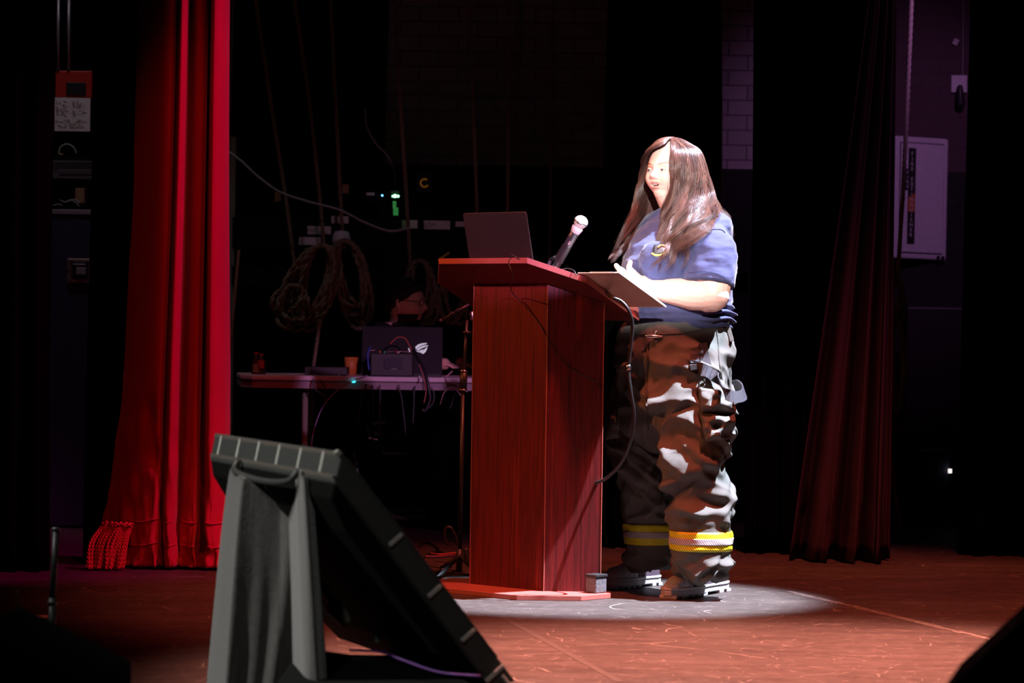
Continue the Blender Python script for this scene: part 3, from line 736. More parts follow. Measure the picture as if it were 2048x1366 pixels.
# eyes, lashes and brows
for s in (1, -1):
    c = H(.0742, s * .031, -.001); ey = MB(); ey.sphere(c, .0120, 12); eo = ey.build('eye', M['eyewhite'], person, smooth=True)
    gz = (Fh * 1.0 + Lh * (-.05)).normalized()
    mb = MB(); mb.lathe([(.0055, .0112), (.0052, .0122), (.0001, .0130)], c, 16, gz); io = mb.build('iris', M['iris'], eo, smooth=True)
    mb = MB(); mb.lathe([(.0024, .0127), (.0022, .0132), (.0001, .0134)], c, 12, gz); mb.build('pupil', M['pupil'], eo, smooth=True)
    for nm, rr, zs, mm in (('eyelid', .0036, .0050, M['skin']), ('eyelash', .0009, .0024, M['lash'])):
        pts = []
        for k in range(9):
            t = -1 + k / 4; yy = s * .031 + t * .0125; zz = -.001 + zs * (1 - t * t * .95)
            xx = .074 + sqrt(max(.0134 ** 2 - (t * .0128) ** 2 * .9 - (zz + .001) ** 2 * .8, .00002)) + (.001 if nm == 'eyelash' else 0)
            pts.append(H(xx, yy, zz))
        mb = MB(); mb.tube(pts, [rr * (.35 + .65 * sin(pi * (k + .5) / 9)) for k in range(9)], 6); mb.build(nm, mm, person, smooth=True)
    pts = [H(.0905 - .020 * (t ** 2), s * (.014 + t * .036), .0185 + .007 * sin(t * 2.2)) for t in (0, .25, .5, .75, 1)]
    mb = MB(); mb.tube(spline(pts, 12), [.0012 + .0016 * sin((i + 1) / 13 * pi) for i in range(12)], 6); mb.build('eyebrow', M['brow'], person, smooth=True)

# t-shirt ------------------------------------------------------------
sb = MB()
tsec = [(1362, 414, .070, .062, 0), (1366, 420, .105, .078, 0), (1370, 428, .160, .098, 0), (1371, 440, .190, .118, 0), (1369, 460, .198, .142, .02), (1365, 485, .198, .165, .06), (1360, 510, .196, .182, .08), (1356, 535, .198, .196, .08),
        (1355, 560, .200, .190, .06), (1356, 590, .202, .182, .03), (1358, 615, .205, .182, .02), (1358, 640, .205, .182, .0), (1358, 656, .203, .180, .0)]
sb.loft([ring(px, py, a, b, 2.25, fsh=q) for px, py, a, b, q in tsec])
# bust
for (px, py, D, r) in ((1292, 522, 10.27, .080), (1322, 527, 10.15, .080)): sb.sphere(W(px, py, D), (r, r, r * 1.05), 14)
sb.chain([W(1412, 478, 10.18), W(1421, 505, 10.12), W(1421, 512, 10.115)], [.080, .096, .096], 20)
sb.tube([W(1421, 505, 10.12), W(1421, 530, 10.11), W(1416, 570, 10.095)], [.096, .0975, .098], 36)
sb.chain([W(1335, 475, 10.44), W(1316, 505, 10.5)], [.078, .090], 20)
sb.tube([W(1316, 505, 10.5), W(1298, 562, 10.5)], [.090, .088], 30)
v, nr, f = voxel(sb, .0050, 16, .5)
def fbm(p, o=3): return sum(noise.noise(p * (2 ** k)) / (2 ** k) for k in range(o))
vv = v.copy()
el_a, hem = np.array(W(1424, 452, 10.16)), np.array(W(1417, 560, 10.09))
for i in range(len(v)):
    p = Vector(v[i]); z = p.z
    q = W(1360, 640, D0).z
    w = fbm(Vector((p.x * 9, p.y * 9, z * 26))) * .0045 + .010 * max(0, noise.noise(Vector((p.x * 5 + z * 7, p.y * 5, z * 9 - p.x * 6))) - .05)
    low = max(0, 1 - abs(z - (q + .015)) / .06)                   # bunching above the waistband
    side_k = min(1, max(0, (p.x - W(1385, 640, D0).x) / .05)) * .9 + .1
    w += side_k * low * .016 * sin(z * 230 + 7 * noise.noise(p * 7) + p.x * 9)
    w += .004 * noise.noise(Vector((p.x * 30 + z * 12, p.y * 30, z * 8)))
    vv[i] += nr[i] * w
f2 = f
shirt = link('t_shirt', vv, f2, M['navy'], person, smooth=True, fix=False)
# sleeve hem and seam
def around(c, ax_, r, n=40, e=1.0):
    ax_ = Vector(ax_).normalized(); a = ax_.orthogonal().normalized(); b = ax_.cross(a)
    return [Vector(c) + a * cos(2 * pi * k / n) * r + b * sin(2 * pi * k / n) * r for k in range(n + 1)]
# chest emblem
from mathutils.bvhtree import BVHTree
bvh_s = BVHTree.FromPolygons([tuple(q) for q in vv], [tuple(map(int, q)) for q in f2])
def proj(bvh, px, py, off=.004):
    o_ = Vector((0, 0, HC)); d = ray(px, py).normalized(); h, n_, _, _ = bvh.ray_cast(o_, d)
    if h is None: return None, None
    if n_.dot(d) > 0: n_ = -n_
    return h + n_ * off, n_
def patch(bvh, poly, off, name, m, par, nn=14):
    # a patch that follows the surface, outline given as a quad of pixels
    (ax0, ay0), (ax1, ay1), (bx0, by0), (bx1, by1) = poly; mb = MB(); last = None; P_ = {}
    for j in range(nn):
        for i in range(nn):
            s, t = i / (nn - 1), j / (nn - 1)
            x = (ax0 * (1 - s) + ax1 * s) * (1 - t) + (bx0 * (1 - s) + bx1 * s) * t
            y = (ay0 * (1 - s) + ay1 * s) * (1 - t) + (by0 * (1 - s) + by1 * s) * t
            h, _ = proj(bvh, x, y, off); P_[i, j] = h if h is not None else last; last = P_[i, j]
    if any(q is None for q in P_.values()): return None
    mb.grid(lambda i, j: P_[i, j], nn, nn); return mb.build(name, m, par, smooth=True, solid=.002, fix=False)
def seam(bvh, pxs, r, name, m, par, off=.002, n=40, flat=1.0):
    pts = []
    P0 = spline([Vector((a, b, 0)) for a, b in pxs], n)
    for q in P0:
        h, _ = proj(bvh, q.x, q.y, off)
        if h is not None and (not pts or (h - pts[-1]).length < .06): pts.append(h)
    if len(pts) < 4: return None
    mb = MB(); mb.tube(pts, r, 6, flat=flat); return mb.build(name, m, par, smooth=True)
patch(bvh_s, ((1308, 492), (1342, 484), (1306, 512), (1336, 503)), .004, 'chest_emblem', M['black'], shirt, 10)
em = seam(bvh_s, [(1305, 508), (1313, 512), (1325, 510), (1335, 503), (1340, 495)], .0035, 'emblem_border', M['yellow'], shirt, .006)
seam(bvh_s, [(1316, 497), (1322, 494), (1330, 495)], .003, 'emblem_figure', M['orange'], shirt, .008)
M['navyseam'] = mat('navy_seam', (.015, .018, .06), .9)
seam(bvh_s, [(1372, 482), (1392, 468), (1415, 461), (1440, 460), (1450, 466)], .0018, 'shoulder_seam', M['navyseam'], shirt)
seam(bvh_s, [(1378, 546), (1405, 543), (1435, 548), (1462, 562)], .0013, 'sleeve_stitching', M['navyseam'], shirt)

# turnout trousers -----------------------------------------------------
pb_ = MB()
zsec = [(1350, 646, .198, .180), (1350, 655, .204, .188), (1350, 690, .212, .196), (1353, 730, .218, .200), (1354, 775, .222, .200), (1352, 815, .215, .192), (1350, 850, .195, .160), (1348, 880, .150, .110), (1346, 905, .085, .06)]
pb_.loft([ring(px, py, a, b, 2.3, fsh=.02) for px, py, a, b in zsec])
def legring(px, py, D, hx, hy_, n=40, e=2.2):
    c = W(px, py, D); out = []
    for k in range(n):
        t = 2 * pi * k / n; x = math.copysign(abs(cos(t)) ** (2 / e), cos(t)); y = math.copysign(abs(sin(t)) ** (2 / e), sin(t))
        out.append(c + Vector((hx * x, hy_ * y, 0)))
    return out
s_ = 1 / 545.
near_leg = [(1395, 760, 10.20, 62), (1396, 820, 10.18, 66), (1394, 870, 10.17, 68), (1388, 915, 10.16, 66), (1390, 950, 10.16, 62), (1396, 990, 10.17, 62), (1402, 1030, 10.18, 61), (1402, 1070, 10.18, 60), (1402, 1105, 10.18, 57), (1404, 1130, 10.19, 54), (1405, 1146, 10.20, 53), (1405, 1153, 10.20, 51)]
far_leg = [(1296, 760, 10.42, 62), (1284, 820, 10.43, 66), (1282, 870, 10.43, 63), (1284, 915, 10.42, 60), (1290, 950, 10.42, 58), (1296, 990, 10.43, 51), (1297, 1030, 10.44, 48), (1298, 1070, 10.45, 47), (1300, 1105, 10.46, 46), (1304, 1130, 10.47, 46), (1306, 1141, 10.47, 46), (1306, 1146, 10.47, 44)]
for lg in (near_leg, far_leg): pb_.loft([legring(x, y, D, w * s_, w * s_ * .98) for x, y, D, w in lg])
# hip pleat and cargo pocket
v, nr, f = voxel(pb_, .0055, 14, .5)
vv = v.copy()
def yz(py): return W(1360, py, D0).z
folds = []
rf = random.Random(11)
def leg_center(p):
    i = 0 if (p.x - W(1345, 900, 10.3).x) * .9 - (p.y - 10.3) * .45 > 0 else 1
    lg = (near_leg, far_leg)[i]; zs = [W(a, b, c).z for a, b, c, _ in lg]
    for k in range(len(lg) - 1):
        if zs[k] >= p.z >= zs[k + 1]:
            t = (zs[k] - p.z) / (zs[k] - zs[k + 1]); A, B = W(*lg[k][:3]), W(*lg[k + 1][:3]); return i, A.lerp(B, t)
    return i, W(*lg[0][:3]) if p.z > zs[0] else W(*lg[-1][:3])
for k in range(84):
    zc_ = rf.choice([yz(rf.uniform(730, 900)), yz(rf.uniform(780, 960)), yz(rf.uniform(880, 990)), yz(rf.uniform(980, 1060)), yz(rf.uniform(1095, 1150)), yz(rf.uniform(1095, 1150))])
    folds.append((rf.randint(0, 1), rf.uniform(0, 2 * pi), zc_, rf.uniform(.4, 1.0), rf.uniform(.011, .026), rf.uniform(-.14, .14), rf.uniform(.008, .026)))
for i in range(len(v)):
    p = Vector(v[i]); li, c = leg_center(p); an = math.atan2(p.y - c.y, p.x - c.x)
    w = 0
    top_f = min(1, max(0, (yz(672) - p.z) / .10))
    for (fl, a0, z0, aw, zw, sl, am) in folds:
        if fl != li: continue
        da = (an - a0 + pi) % (2 * pi) - pi
        if abs(da) > aw * 1.8: continue
        dz = p.z - (z0 + sl * da)
        if abs(dz) > zw * 3: continue
        w += am * math.exp(-(da / aw) ** 2) * (math.exp(-(dz / zw) ** 2) - .55 * math.exp(-((dz + 1.5 * zw) / zw) ** 2))
    w *= top_f
    cr = abs(noise.noise(Vector((p.x * 5.5 + p.z * 2.5, p.y * 5.5, p.z * 6.5)))) + .5 * abs(noise.noise(Vector((p.x * 12, p.y * 12 + p.z * 4, p.z * 13 + 4))))
    w += (.026 - .075 * cr) * (.25 + .75 * top_f) * .8
    band = max(abs(p.z - yz(1077)) - .055, 0); w *= min(1, band * 40 + .25)
    w += .004 * fbm(p * 11) + .0025 * noise.noise(Vector((p.x * 40, p.y * 40, p.z * 6)))
    # vertical fly pleat down the front
    vv[i] += nr[i] * w
f2 = f
trousers = link('turnout_trousers', vv, f2, M['gear'], person, smooth=True, fix=False)
bvh_t = BVHTree.FromPolygons([tuple(q) for q in vv], [tuple(map(int, q)) for q in f2])
def wrap_band(lg, py0, py1, off, name, m, parent):
    zs = [W(a, b, c).z for a, b, c, _ in lg]; n = 90; rows = 8; mb = MB(); pts = {}
    for j in range(rows):
        py = py0 + (py1 - py0) * j / (rows - 1); z = W(lg[0][0], py, lg[0][2]).z
        k = next((q for q in range(len(lg) - 1) if zs[q] >= z >= zs[q + 1]), len(lg) - 2); t = (zs[k] - z) / (zs[k] - zs[k + 1])
        c = W(*lg[k][:3]).lerp(W(*lg[k + 1][:3]), t); c.z = z; rr = (lg[k][3] * (1 - t) + lg[k + 1][3] * t) * s_
        for i in range(n + 1):
            a = 2 * pi * i / n; d = Vector((cos(a), sin(a), 0)); h, nn, _, _ = bvh_t.ray_cast(c + d * (rr * 1.6), -d)
            pts[i, j] = (h + d * off) if h is not None and (h - c).length < rr * 1.4 and (h - c).length > rr * .6 else c + d * (rr + off)
    mb.grid(lambda i, j: pts[i, j], n + 1, rows); return mb.build(name, m, parent, smooth=True, solid=.002, fix=False)
wrap_band(near_leg, 1060, 1099, .004, 'reflective_band', M['band_yellow'], trousers)
wrap_band(near_leg, 1073, 1086, .006, 'reflective_band', M['band_silver'], trousers)
wrap_band(far_leg, 1048, 1089, .004, 'reflective_band', M['band_yellow'], trousers)
wrap_band(far_leg, 1062, 1075, .006, 'reflective_band', M['band_silver'], trousers)
# seams
M['stitch'] = mat('dark_stitching', (.08, .07, .06), .9)
seam(bvh_t, [(1432, 655), (1436, 690), (1438, 725), (1444, 760)], .0016, 'side_seam', M['stitch'], trousers)
seam(bvh_t, [(1296, 690), (1294, 740), (1293, 800), (1296, 860)], .0035, 'fly_seam', M['stitch'], trousers)
seam(bvh_t, [(1242, 668), (1280, 668), (1330, 668), (1380, 664), (1420, 656), (1452, 650)], .0022, 'waist_seam', M['stitch'], trousers)
# cargo pocket on the near hip with its flap
def shell_patch(corners, bulge, name, m, par, nn=16, off=.006, thick=.006, wob=.004):
    P_ = {}; (a, b, c_, d_) = corners
    for j in range(nn):
        for i in range(nn):
            s, t = i / (nn - 1), j / (nn - 1)
            x = (a[0] * (1 - s) + b[0] * s) * (1 - t) + (d_[0] * (1 - s) + c_[0] * s) * t
            y = (a[1] * (1 - s) + b[1] * s) * (1 - t) + (d_[1] * (1 - s) + c_[1] * s) * t
            h, n_ = proj(bvh_t, x, y, off)
            if h is None: h = None
            P_[i, j] = (h, x, y)
    Ys = [q[0].y for q in P_.values() if q[0] is not None]; ym = sum(Ys) / len(Ys)
    out = {}
    for (i, j), (h, x, y) in P_.items():
        s, t = i / (nn - 1), j / (nn - 1); bl = bulge * (max(0, sin(pi * s)) * max(0, sin(pi * min(1, t * 1.0)))) ** .5
        D_ = (ym * .65 + h.y * .35 if h is not None and abs(h.y - ym) < .12 else ym + .02) - .02
        D_ = min(D_, h.y - .006) if h is not None else D_
        out[i, j] = W(x, y, D_ - bl) + Vector((0, wob * noise.noise(Vector((x * .045, y * .06, 2))), 0))
    front = [[out[i, j] for i in range(nn)] for j in range(nn)]
    mb = MB(); k = nn
    vs = [front[j][i] for j in range(nn) for i in range(nn)] + [front[j][i] + Vector((0, .02 + bulge * .4, 0)) for j in range(nn) for i in range(nn)]
    N = nn * nn
    fs = [(j * k + i, j * k + i + 1, (j + 1) * k + i + 1, (j + 1) * k + i) for j in range(k - 1) for i in range(k - 1)]
    fs += [tuple(N + q for q in ff)[::-1] for ff in fs[:]]
    for i in range(k - 1):
        fs += [(i + 1, i, N + i, N + i + 1), ((k - 1) * k + i, (k - 1) * k + i + 1, N + (k - 1) * k + i + 1, N + (k - 1) * k + i)]
        fs += [(i * k, (i + 1) * k, N + (i + 1) * k, N + i * k), ((i + 1) * k + k - 1, i * k + k - 1, N + i * k + k - 1, N + (i + 1) * k + k - 1)]
    mb.add(vs, fs); return mb.build(name, m, par, smooth=True, bevel=.002)
pk = shell_patch([(1398, 822), (1470, 826), (1471, 878), (1412, 884)], .05, 'cargo_pocket', M['gear'], trousers, wob=.05)
shell_patch([(1397, 775), (1456, 782), (1478, 829), (1402, 829)], .055, 'pocket_flap', M['gear'], pk, wob=.04)
shell_patch([(1222, 820), (1240, 815), (1238, 876), (1210, 880)], .02, 'cargo_pocket', M['gear'], trousers)
# waist tab and side pleat near the back
mb = MB(); mb.prism([W(1448, 640, 10.2), W(1456, 638, 10.2), W(1468, 680, 10.19), W(1460, 684, 10.19)], (0, .02, 0)); mb.build('waist_tab', M['gear'], trousers, bevel=.002)
# suspender strap hanging from the waist, looping out at the hip
def ribbon(pts, w, tk, name, m, par, up=Vector((0, 0, 1)), n=50):
    P0 = spline(pts, n); mb = MB(); secs = []
    for i, p in enumerate(P0):
        t = (P0[min(i + 1, n - 1)] - P0[max(i - 1, 0)]).normalized()
        bb = up - t * up.dot(t); bb.normalize(); cc = t.cross(bb)
        secs.append([p + bb * w / 2 + cc * tk / 2, p - bb * w / 2 + cc * tk / 2, p - bb * w / 2 - cc * tk / 2, p + bb * w / 2 - cc * tk / 2])
    mb.loft(secs); return mb.build(name, m, par, smooth=False)
def st(px, py, o_=.014):
    h, _ = proj(bvh_t, px, py, o_); return h if h is not None else W(px, py, 10.06)
ribbon([st(1392, 696), st(1388, 715), st(1385, 735, .016), st(1400, 748, .03), st(1425, 768, .04), W(1450, 785, 9.93), W(1470, 794, 9.94), W(1487, 790, 9.97), W(1488, 780, 10.02), W(1478, 771, 10.08), W(1468, 772, 10.13)], .042, .004, 'suspender_strap', M['strap'], trousers, up=Vector((-.35, 0, 1)))
ribbon([st(1402, 690, .012), st(1408, 715, .012), st(1418, 755, .014)], .030, .004, 'suspender_strap', M['strap'], trousers, up=Vector((1, 0, .2)), n=20)
mb = MB(); mb.box(st(1394, 726, .02), (.05, .012, .024), Matrix.Rotation(-.2, 3, 'Y')); mb.build('strap_slider', M['black'], trousers, bevel=.003)
ringp = [st(1401, 772, .02) + Vector((.011 * cos(a), 0, .014 * sin(a))) for a in [k * 2 * pi / 14 for k in range(15)]]
mb = MB(); mb.tube(ringp, .0025, 6); mb.build('strap_ring', M['darkmetal'], trousers, smooth=True)
# metal clasp on the fly
c = st(1311, 673, .012)
mb = MB(); mb.chain([c + Vector((-.028, .0, .001)), c + Vector((-.005, -.004, 0)), c + Vector((.03, 0, -.001))], [.004, .008, .004], 8)
mb.chain([c + Vector((.007, 0, .016)), c, c + Vector((.007, 0, -.014))], [.005, .006, .005], 8); mb.build('clasp', M['metal'], trousers, smooth=True)

# boots -----------------------------------------------------------------
def boot(heel, toe, name_i):
    h, t = Vector(heel), Vector(toe); d = (t - h); L = d.length; d.normalize(); s = Vector((-d.y, d.x, 0))
    def B(x, y, z): return h + d * (x * L) + s * y + Vector((0, 0, z))
    bo = bpy.data.objects.new('boot', None); col.objects.link(bo); bo.parent = person; bo.location = h - person.location
    up = MB()
    secs = []
    for x, w, zt in ((-.01, .030, .09), (.03, .040, .115), (.12, .046, .13), (.25, .047, .125), (.38, .046, .112), (.50, .047, .098), (.62, .051, .088), (.76, .053, .082), (.88, .048, .072), (.96, .036, .056), (1.0, .018, .036)):
        ringp = []
        for k in range(28):
            a = 2 * pi * k / 28; cy = cos(a); sz = sin(a)
            yy = math.copysign(abs(cy) ** .75, cy) * w; zz = .022 + (zt - .022) * (max(0, sz) ** .8 if sz > 0 else 0)
            ringp.append(B(x, yy, zz if sz > 0 else .022 - .002 * abs(sz)))
        secs.append(ringp)
    up.loft(secs); up.chain([B(.18, 0, .08), B(.17, 0, .16)], [.048, .05], 16)
    v_, n_, f_ = voxel(up, .004, 3, .5)
    vv_ = v_.copy()
    for i in range(len(v_)):
        p = Vector(v_[i]); x = (p - h).dot(d) / L; y = (p - h).dot(s)
        w = .0035 * (1 if (abs(x - .62) < .012 or abs(x - .80 - .6 * abs(y)) < .010) else 0)
        w -= .004 * math.exp(-((p.z - .060 + .10 * (x - .7)) / .0035) ** 2) * (1 if x > .45 else 0)
        w += .002 * noise.noise(p * 40)
        vv_[i] += n_[i] * w * (-1 if False else 1)
    fa_ = np.array([q if len(q) == 4 else (*q, q[-1]) for q in f_]); ce = vv_[fa_].mean(axis=1); xr = ((ce - np.array(h)) @ np.array(d)) / L
    mi_ = np.where(xr > .56, 0, 1); redp = (xr < .34) & (xr > .10) & (ce[:, 2] > .075) & (ce[:, 2] < .135) & (np.abs(ce[:, 2] - .10 - .25 * (xr - .2)) < .022); mi_ = np.where(redp, 2, mi_)
    link('boot_upper', vv_, f_, [M['bootsole'], M['plum'], M['bootred']], bo, smooth=True, mi=mi_, fix=False)
    so = MB()
    for z0, z1, g in ((.010, .030, 1.06), (.030, .040, 1.12)):
        ringa = []
        for x, w in ((-.02, .026), (.0, .036), (.10, .046), (.25, .045), (.45, .045), (.62, .053), (.78, .055), (.9, .049), (.97, .036), (1.02, .014)): ringa.append((x, w * g))
        pl = [B(x, w, z0) for x, w in ringa] + [B(x, -w, z0) for x, w in ringa[::-1]]
        so.prism(pl, (0, 0, z1 - z0))
    so.build('sole', M['bootsole'], bo, bevel=.003)
    for x in (.06, .20, .52, .64, .76, .88, .97):
        lg = MB(); ww = .049 if x < .9 else .035; lg.box(B(x, 0, .0065), (L * .085, ww * 2.05, .013), Matrix.Rotation(math.atan2(d.y, d.x), 3, 'Z')); lg.build('tread_lug', M['bootsole'], bo, bevel=.002)
    return bo
boot(G(1440, 1181) , G(1337, 1198), 0)
boot(G(1306, 1169), G(1216, 1178), 1)

# hair ----------------------------------------------------------------------
DH = 10.30
guides = [
 [(1341,287,-.03),(1342,303,-.075),(1340,330,-.096),(1341,370,-.098),(1336,410,-.094),(1327,450,-.125),(1318,500,-.205),(1304,541,-.225)],
 [(1344,284,-.02),(1361,298,-.085),(1366,340,-.114),(1362,390,-.114),(1354,440,-.15),(1343,490,-.21),(1328,552,-.215)],
 [(1350,281,-.01),(1382,300,-.072),(1394,345,-.095),(1392,395,-.105),(1380,440,-.17),(1362,482,-.22),(1345,536,-.22)],
 [(1356,280,.0),(1394,303,-.04),(1408,350,-.05),(1415,395,-.065),(1410,430,-.17),(1394,465,-.235),(1362,518,-.23)],
 [(1359,280,.01),(1395,302,.0),(1410,350,.0),(1420,395,-.01),(1432,430,-.06),(1440,455,-.05),(1446,474,.0)],
 [(1358,280,.03),(1390,300,.04),(1404,340,.07),(1414,390,.09),(1426,430,.12),(1436,480,.16),(1440,505,.18)],
 [(1352,280,.03),(1365,295,.09),(1370,340,.11),(1366,400,.14),(1362,450,.17),(1360,490,.20)],
 [(1346,283,-.01),(1321,293,-.01),(1300,317,.05),(1295,360,.10),(1288,410,.09),(1270,455,.06),(1255,495,.03),(1247,525,.02)],
 [(1341,286,-.03),(1329,300,-.055),(1305,315,-.02),(1291,340,.04),(1286,380,.06),(1281,430,.03),(1258,480,-.02),(1240,516,-.04)]]
NG = len(guides); NP = 26
GP = [spline([W(a, b, DH + c) for a, b, c in g], NP) for g in guides]
def outside(p):
    d = p - HX; x, y, z = d.dot(Fh), d.dot(Lh), d.dot(Uh)
    if z < -.06: return p
    rx, ry, rz = (.106 if x > 0 else .112), .097, .131
    k = sqrt((x / rx) ** 2 + (y / ry) ** 2 + (z / rz) ** 2)
    return p if k >= 1 else HX + d * (1 / max(k, .3))
def hairpt(g, t):
    g = min(max(g, 0), NG - 1.0001); i = int(g); q = g - i; a = t * (NP - 1); k = min(max(int(a), 0), NP - 2); w = a - k
    A = [GP[min(max(i + d, 0), NG - 1)] for d in (-1, 0, 1, 2)]
    P_ = [x[k].lerp(x[k + 1], w) for x in A]
    return outside(.5 * ((2 * P_[1]) + (P_[2] - P_[0]) * q + (2 * P_[0] - 5 * P_[1] + 4 * P_[2] - P_[3]) * q * q + (P_[1] * 3 - P_[0] - P_[2] * 3 + P_[3]) * q ** 3))
hair_root = None
def axis_at(z):                             # centre line of head and neck, used as 'inward'
    t = min(1, max(0, (HX.z - z) / .35)); c = HX.lerp(nb + Vector((0, .02, -.1)), t); return Vector((c.x, c.y, z))
def inward(p): 
    d = axis_at(p.z) - p; d.z = 0; L_ = d.length
    return d / L_ if L_ > 1e-5 else Vector((0, 0, 0))
mb = MB(); nx, ny = 90, 40
def cap(i, j):
    g = .3 + i / (nx - 1) * (NG - 1.7); t = .02 + j / (ny - 1) * .78; p = hairpt(g, t)
    up_ = Vector((0, 0, -.006 * max(0, 1 - t * 6)))
    return p + inward(p) * (.014 * min(1, .25 + t * 8)) + up_
mb.grid(cap, nx, ny)
M['hair_under'] = mat('hair_underlayer', (0.045, 0.016, 0.012), .6, var=.5, scale=60)
hair = mb.build('hair', M['hair_under'], person, smooth=True, solid=.004, fix=False)
rh = random.Random(5)
def lock(mb, g, depth, r, tend, wav, ph, f1, cg, fly=0.0, sides=3, n=26):
    pts, rr = [], []; t0 = rh.uniform(0, .02); o1 = rh.uniform(-.004, .004)
    for k in range(n):
        t = t0 + (tend - t0) * k / (n - 1); cl = min(.8, max(0, (t - .25) * 1.5))       # strands gather into locks toward the tips
        p = hairpt(g * (1 - cl) + cg * cl, t)
        iw = inward(p); sd = Vector((-iw.y, iw.x, 0))
        gr = max(0, t - .22) ** 1.25
        p = p + iw * (depth * min(1, t * 6 + .25)) + sd * (wav * gr * sin(f1 * t + ph) + o1 * min(1, t * 4)) - iw * (wav * gr * .8 * cos(f1 * t * 1.1 + ph)) - iw * (fly * t)
        p.z += .0015 * min(1, t * 10)
        pts.append(p); rr.append(r * (1 - .75 * max(0, (k / (n - 1) - .6) / .4)) * (.6 + .4 * min(1, k / 3)))
    mb.tube(pts, rr, sides, caps=False)
mb = MB(); NL = 120
for c_ in range(NL):
    cg = (c_ + rh.uniform(.1, .9)) / NL * (NG - 1); cd_ = rh.uniform(-.010, .010); wv = rh.uniform(.030, .085); ph = rh.uniform(0, 6.28); f1 = rh.uniform(9, 15); te = rh.uniform(.84, 1.03); tone = rh.random()
    for k in range(60):
        g = min(max(cg + rh.gauss(0, .09), 0), NG - 1)
        q_ = rh.random(); mb.cur = (0 if q_ < .75 else 1) if tone < .45 else ((1 if q_ < .6 else 0) if tone < .72 else (2 if q_ < .7 else 0))
        lock(mb, g, cd_ + rh.uniform(-.004, .004), rh.uniform(.0004, .0007), te - abs(rh.gauss(0, .05)), wv * rh.uniform(.8, 1.2), ph + rh.gauss(0, .25), f1, cg)
for k in range(90):
    mb.cur = 0; g = rh.uniform(0, NG - 1); lock(mb, g, rh.uniform(-.008, .0), .00045, rh.uniform(.5, 1.02), rh.uniform(.03, .07), rh.uniform(0, 6), rh.uniform(7, 14), g, fly=rh.uniform(0, .03))
M['hair2'] = mat('auburn_hair_light', (0.125, 0.050, 0.034), 0.36, spec=.7, var=.4, scale=50)
M['hair3'] = mat('auburn_hair_dark', (0.035, 0.013, 0.010), 0.36, spec=.7, var=.4, scale=50)
mb.build('strands', [M['hair'], M['hair2'], M['hair3']], hair, smooth=True, fix=False)

# she stands a little behind the lectern: her upper body leans back from the desktop
def lean_back(o):
    off = wloc(o)
    if o.type == 'MESH':
        n = len(o.data.vertices); c = np.empty(n * 3); o.data.vertices.foreach_get('co', c); c = c.reshape(-1, 3) + np.array(off)
        t = np.clip((c[:, 2] - .14) / .86, 0, 1); k = 1 + .15 * t / c[:, 1]
        c[:, 0] *= k; c[:, 1] *= k; c[:, 2] = HC + (c[:, 2] - HC) * k
        o.data.vertices.foreach_set('co', (c - np.array(off)).ravel()); o.data.update()
    for q in o.children: lean_back(q)
bpy.context.view_layer.update(); lean_back(person)

# ================================================================== tilted display in the foreground
P1 = W(683, 902, 6.2); Wd = Vector((-.365, .931, 0)).normalized(); hd = Vector((.931, .365, 0)).normalized()
Sd = (hd * .391 + Vector((0, 0, -.485))); SL_ = Sd.length; Sd.normalize(); Nb = Sd.cross(Wd); Nb = Nb if Nb.z < 0 else -Nb; Nb.normalize()   # Nb: towards the display's back
TWd, TT = 1.05, .052
def TP(w, s, b): return P1 + Wd * w + Sd * s + Nb * b
tv = thing('display', 'large dark flat display tilted back on a draped stand, seen from its edge', 'monitor', TP(.5, SL_, TT))
def tvbox(name, w0, w1, s0, s1, b0, b1, m, par, bevel=.002):
    mb = MB(); mb.prism([TP(w0, s0, b0), TP(w1, s0, b0), TP(w1, s1, b0), TP(w0, s1, b0)], Nb * (b1 - b0)); return mb.build(name, m, par, bevel=bevel)
o4 = [(.0, .0), (TWd, .0), (TWd, SL_ + .05), (.0, SL_ + .05)]
m4 = [(.004, .046), (TWd - .004, .046), (TWd - .004, SL_ + .03), (.004, SL_ + .03)]
mb = MB(); mb.loft([[TP(w, s, 0) for w, s in o4], [TP(w, s, .056) for w, s in m4]]); cs = mb.build('casing', M['tv'], tv, bevel=.004)
i4 = [(.03, .075), (TWd - .03, .075), (TWd - .03, SL_ - .0), (.03, SL_ - .0)]; j4 = [(.05, .16), (TWd - .05, .16), (TWd - .05, SL_ - .10), (.05, SL_ - .10)]
mb = MB(); mb.loft([[TP(w, s, .054) for w, s in m4], [TP(w, s, .078) for w, s in i4], [TP(w, s, .092) for w, s in j4]]); mb.build('rear_shell', M['tvback'], tv, bevel=.004)
ctop = lambda w, q, h=0: TP(w, .046 * q - h * .77, .056 * q - h * .64)
def topstrip(name, w0, w1, q0, q1, h0, h1, m, par):
    mb = MB(); mb.add([ctop(w0, q0, h0), ctop(w1, q0, h0), ctop(w1, q1, h0), ctop(w0, q1, h0), ctop(w0, q0, h1), ctop(w1, q0, h1), ctop(w1, q1, h1), ctop(w0, q1, h1)],
        [(0, 1, 2, 3), (7, 6, 5, 4), (0, 4, 5, 1), (1, 5, 6, 2), (2, 6, 7, 3), (3, 7, 4, 0)]); mb.build(name, m, par, bevel=.001)
tvbox('screen', .012, TWd - .012, .012, SL_ + .03, -.002, .0005, mat('dark_screen', (.008, .008, .01), .15), tv, 0)
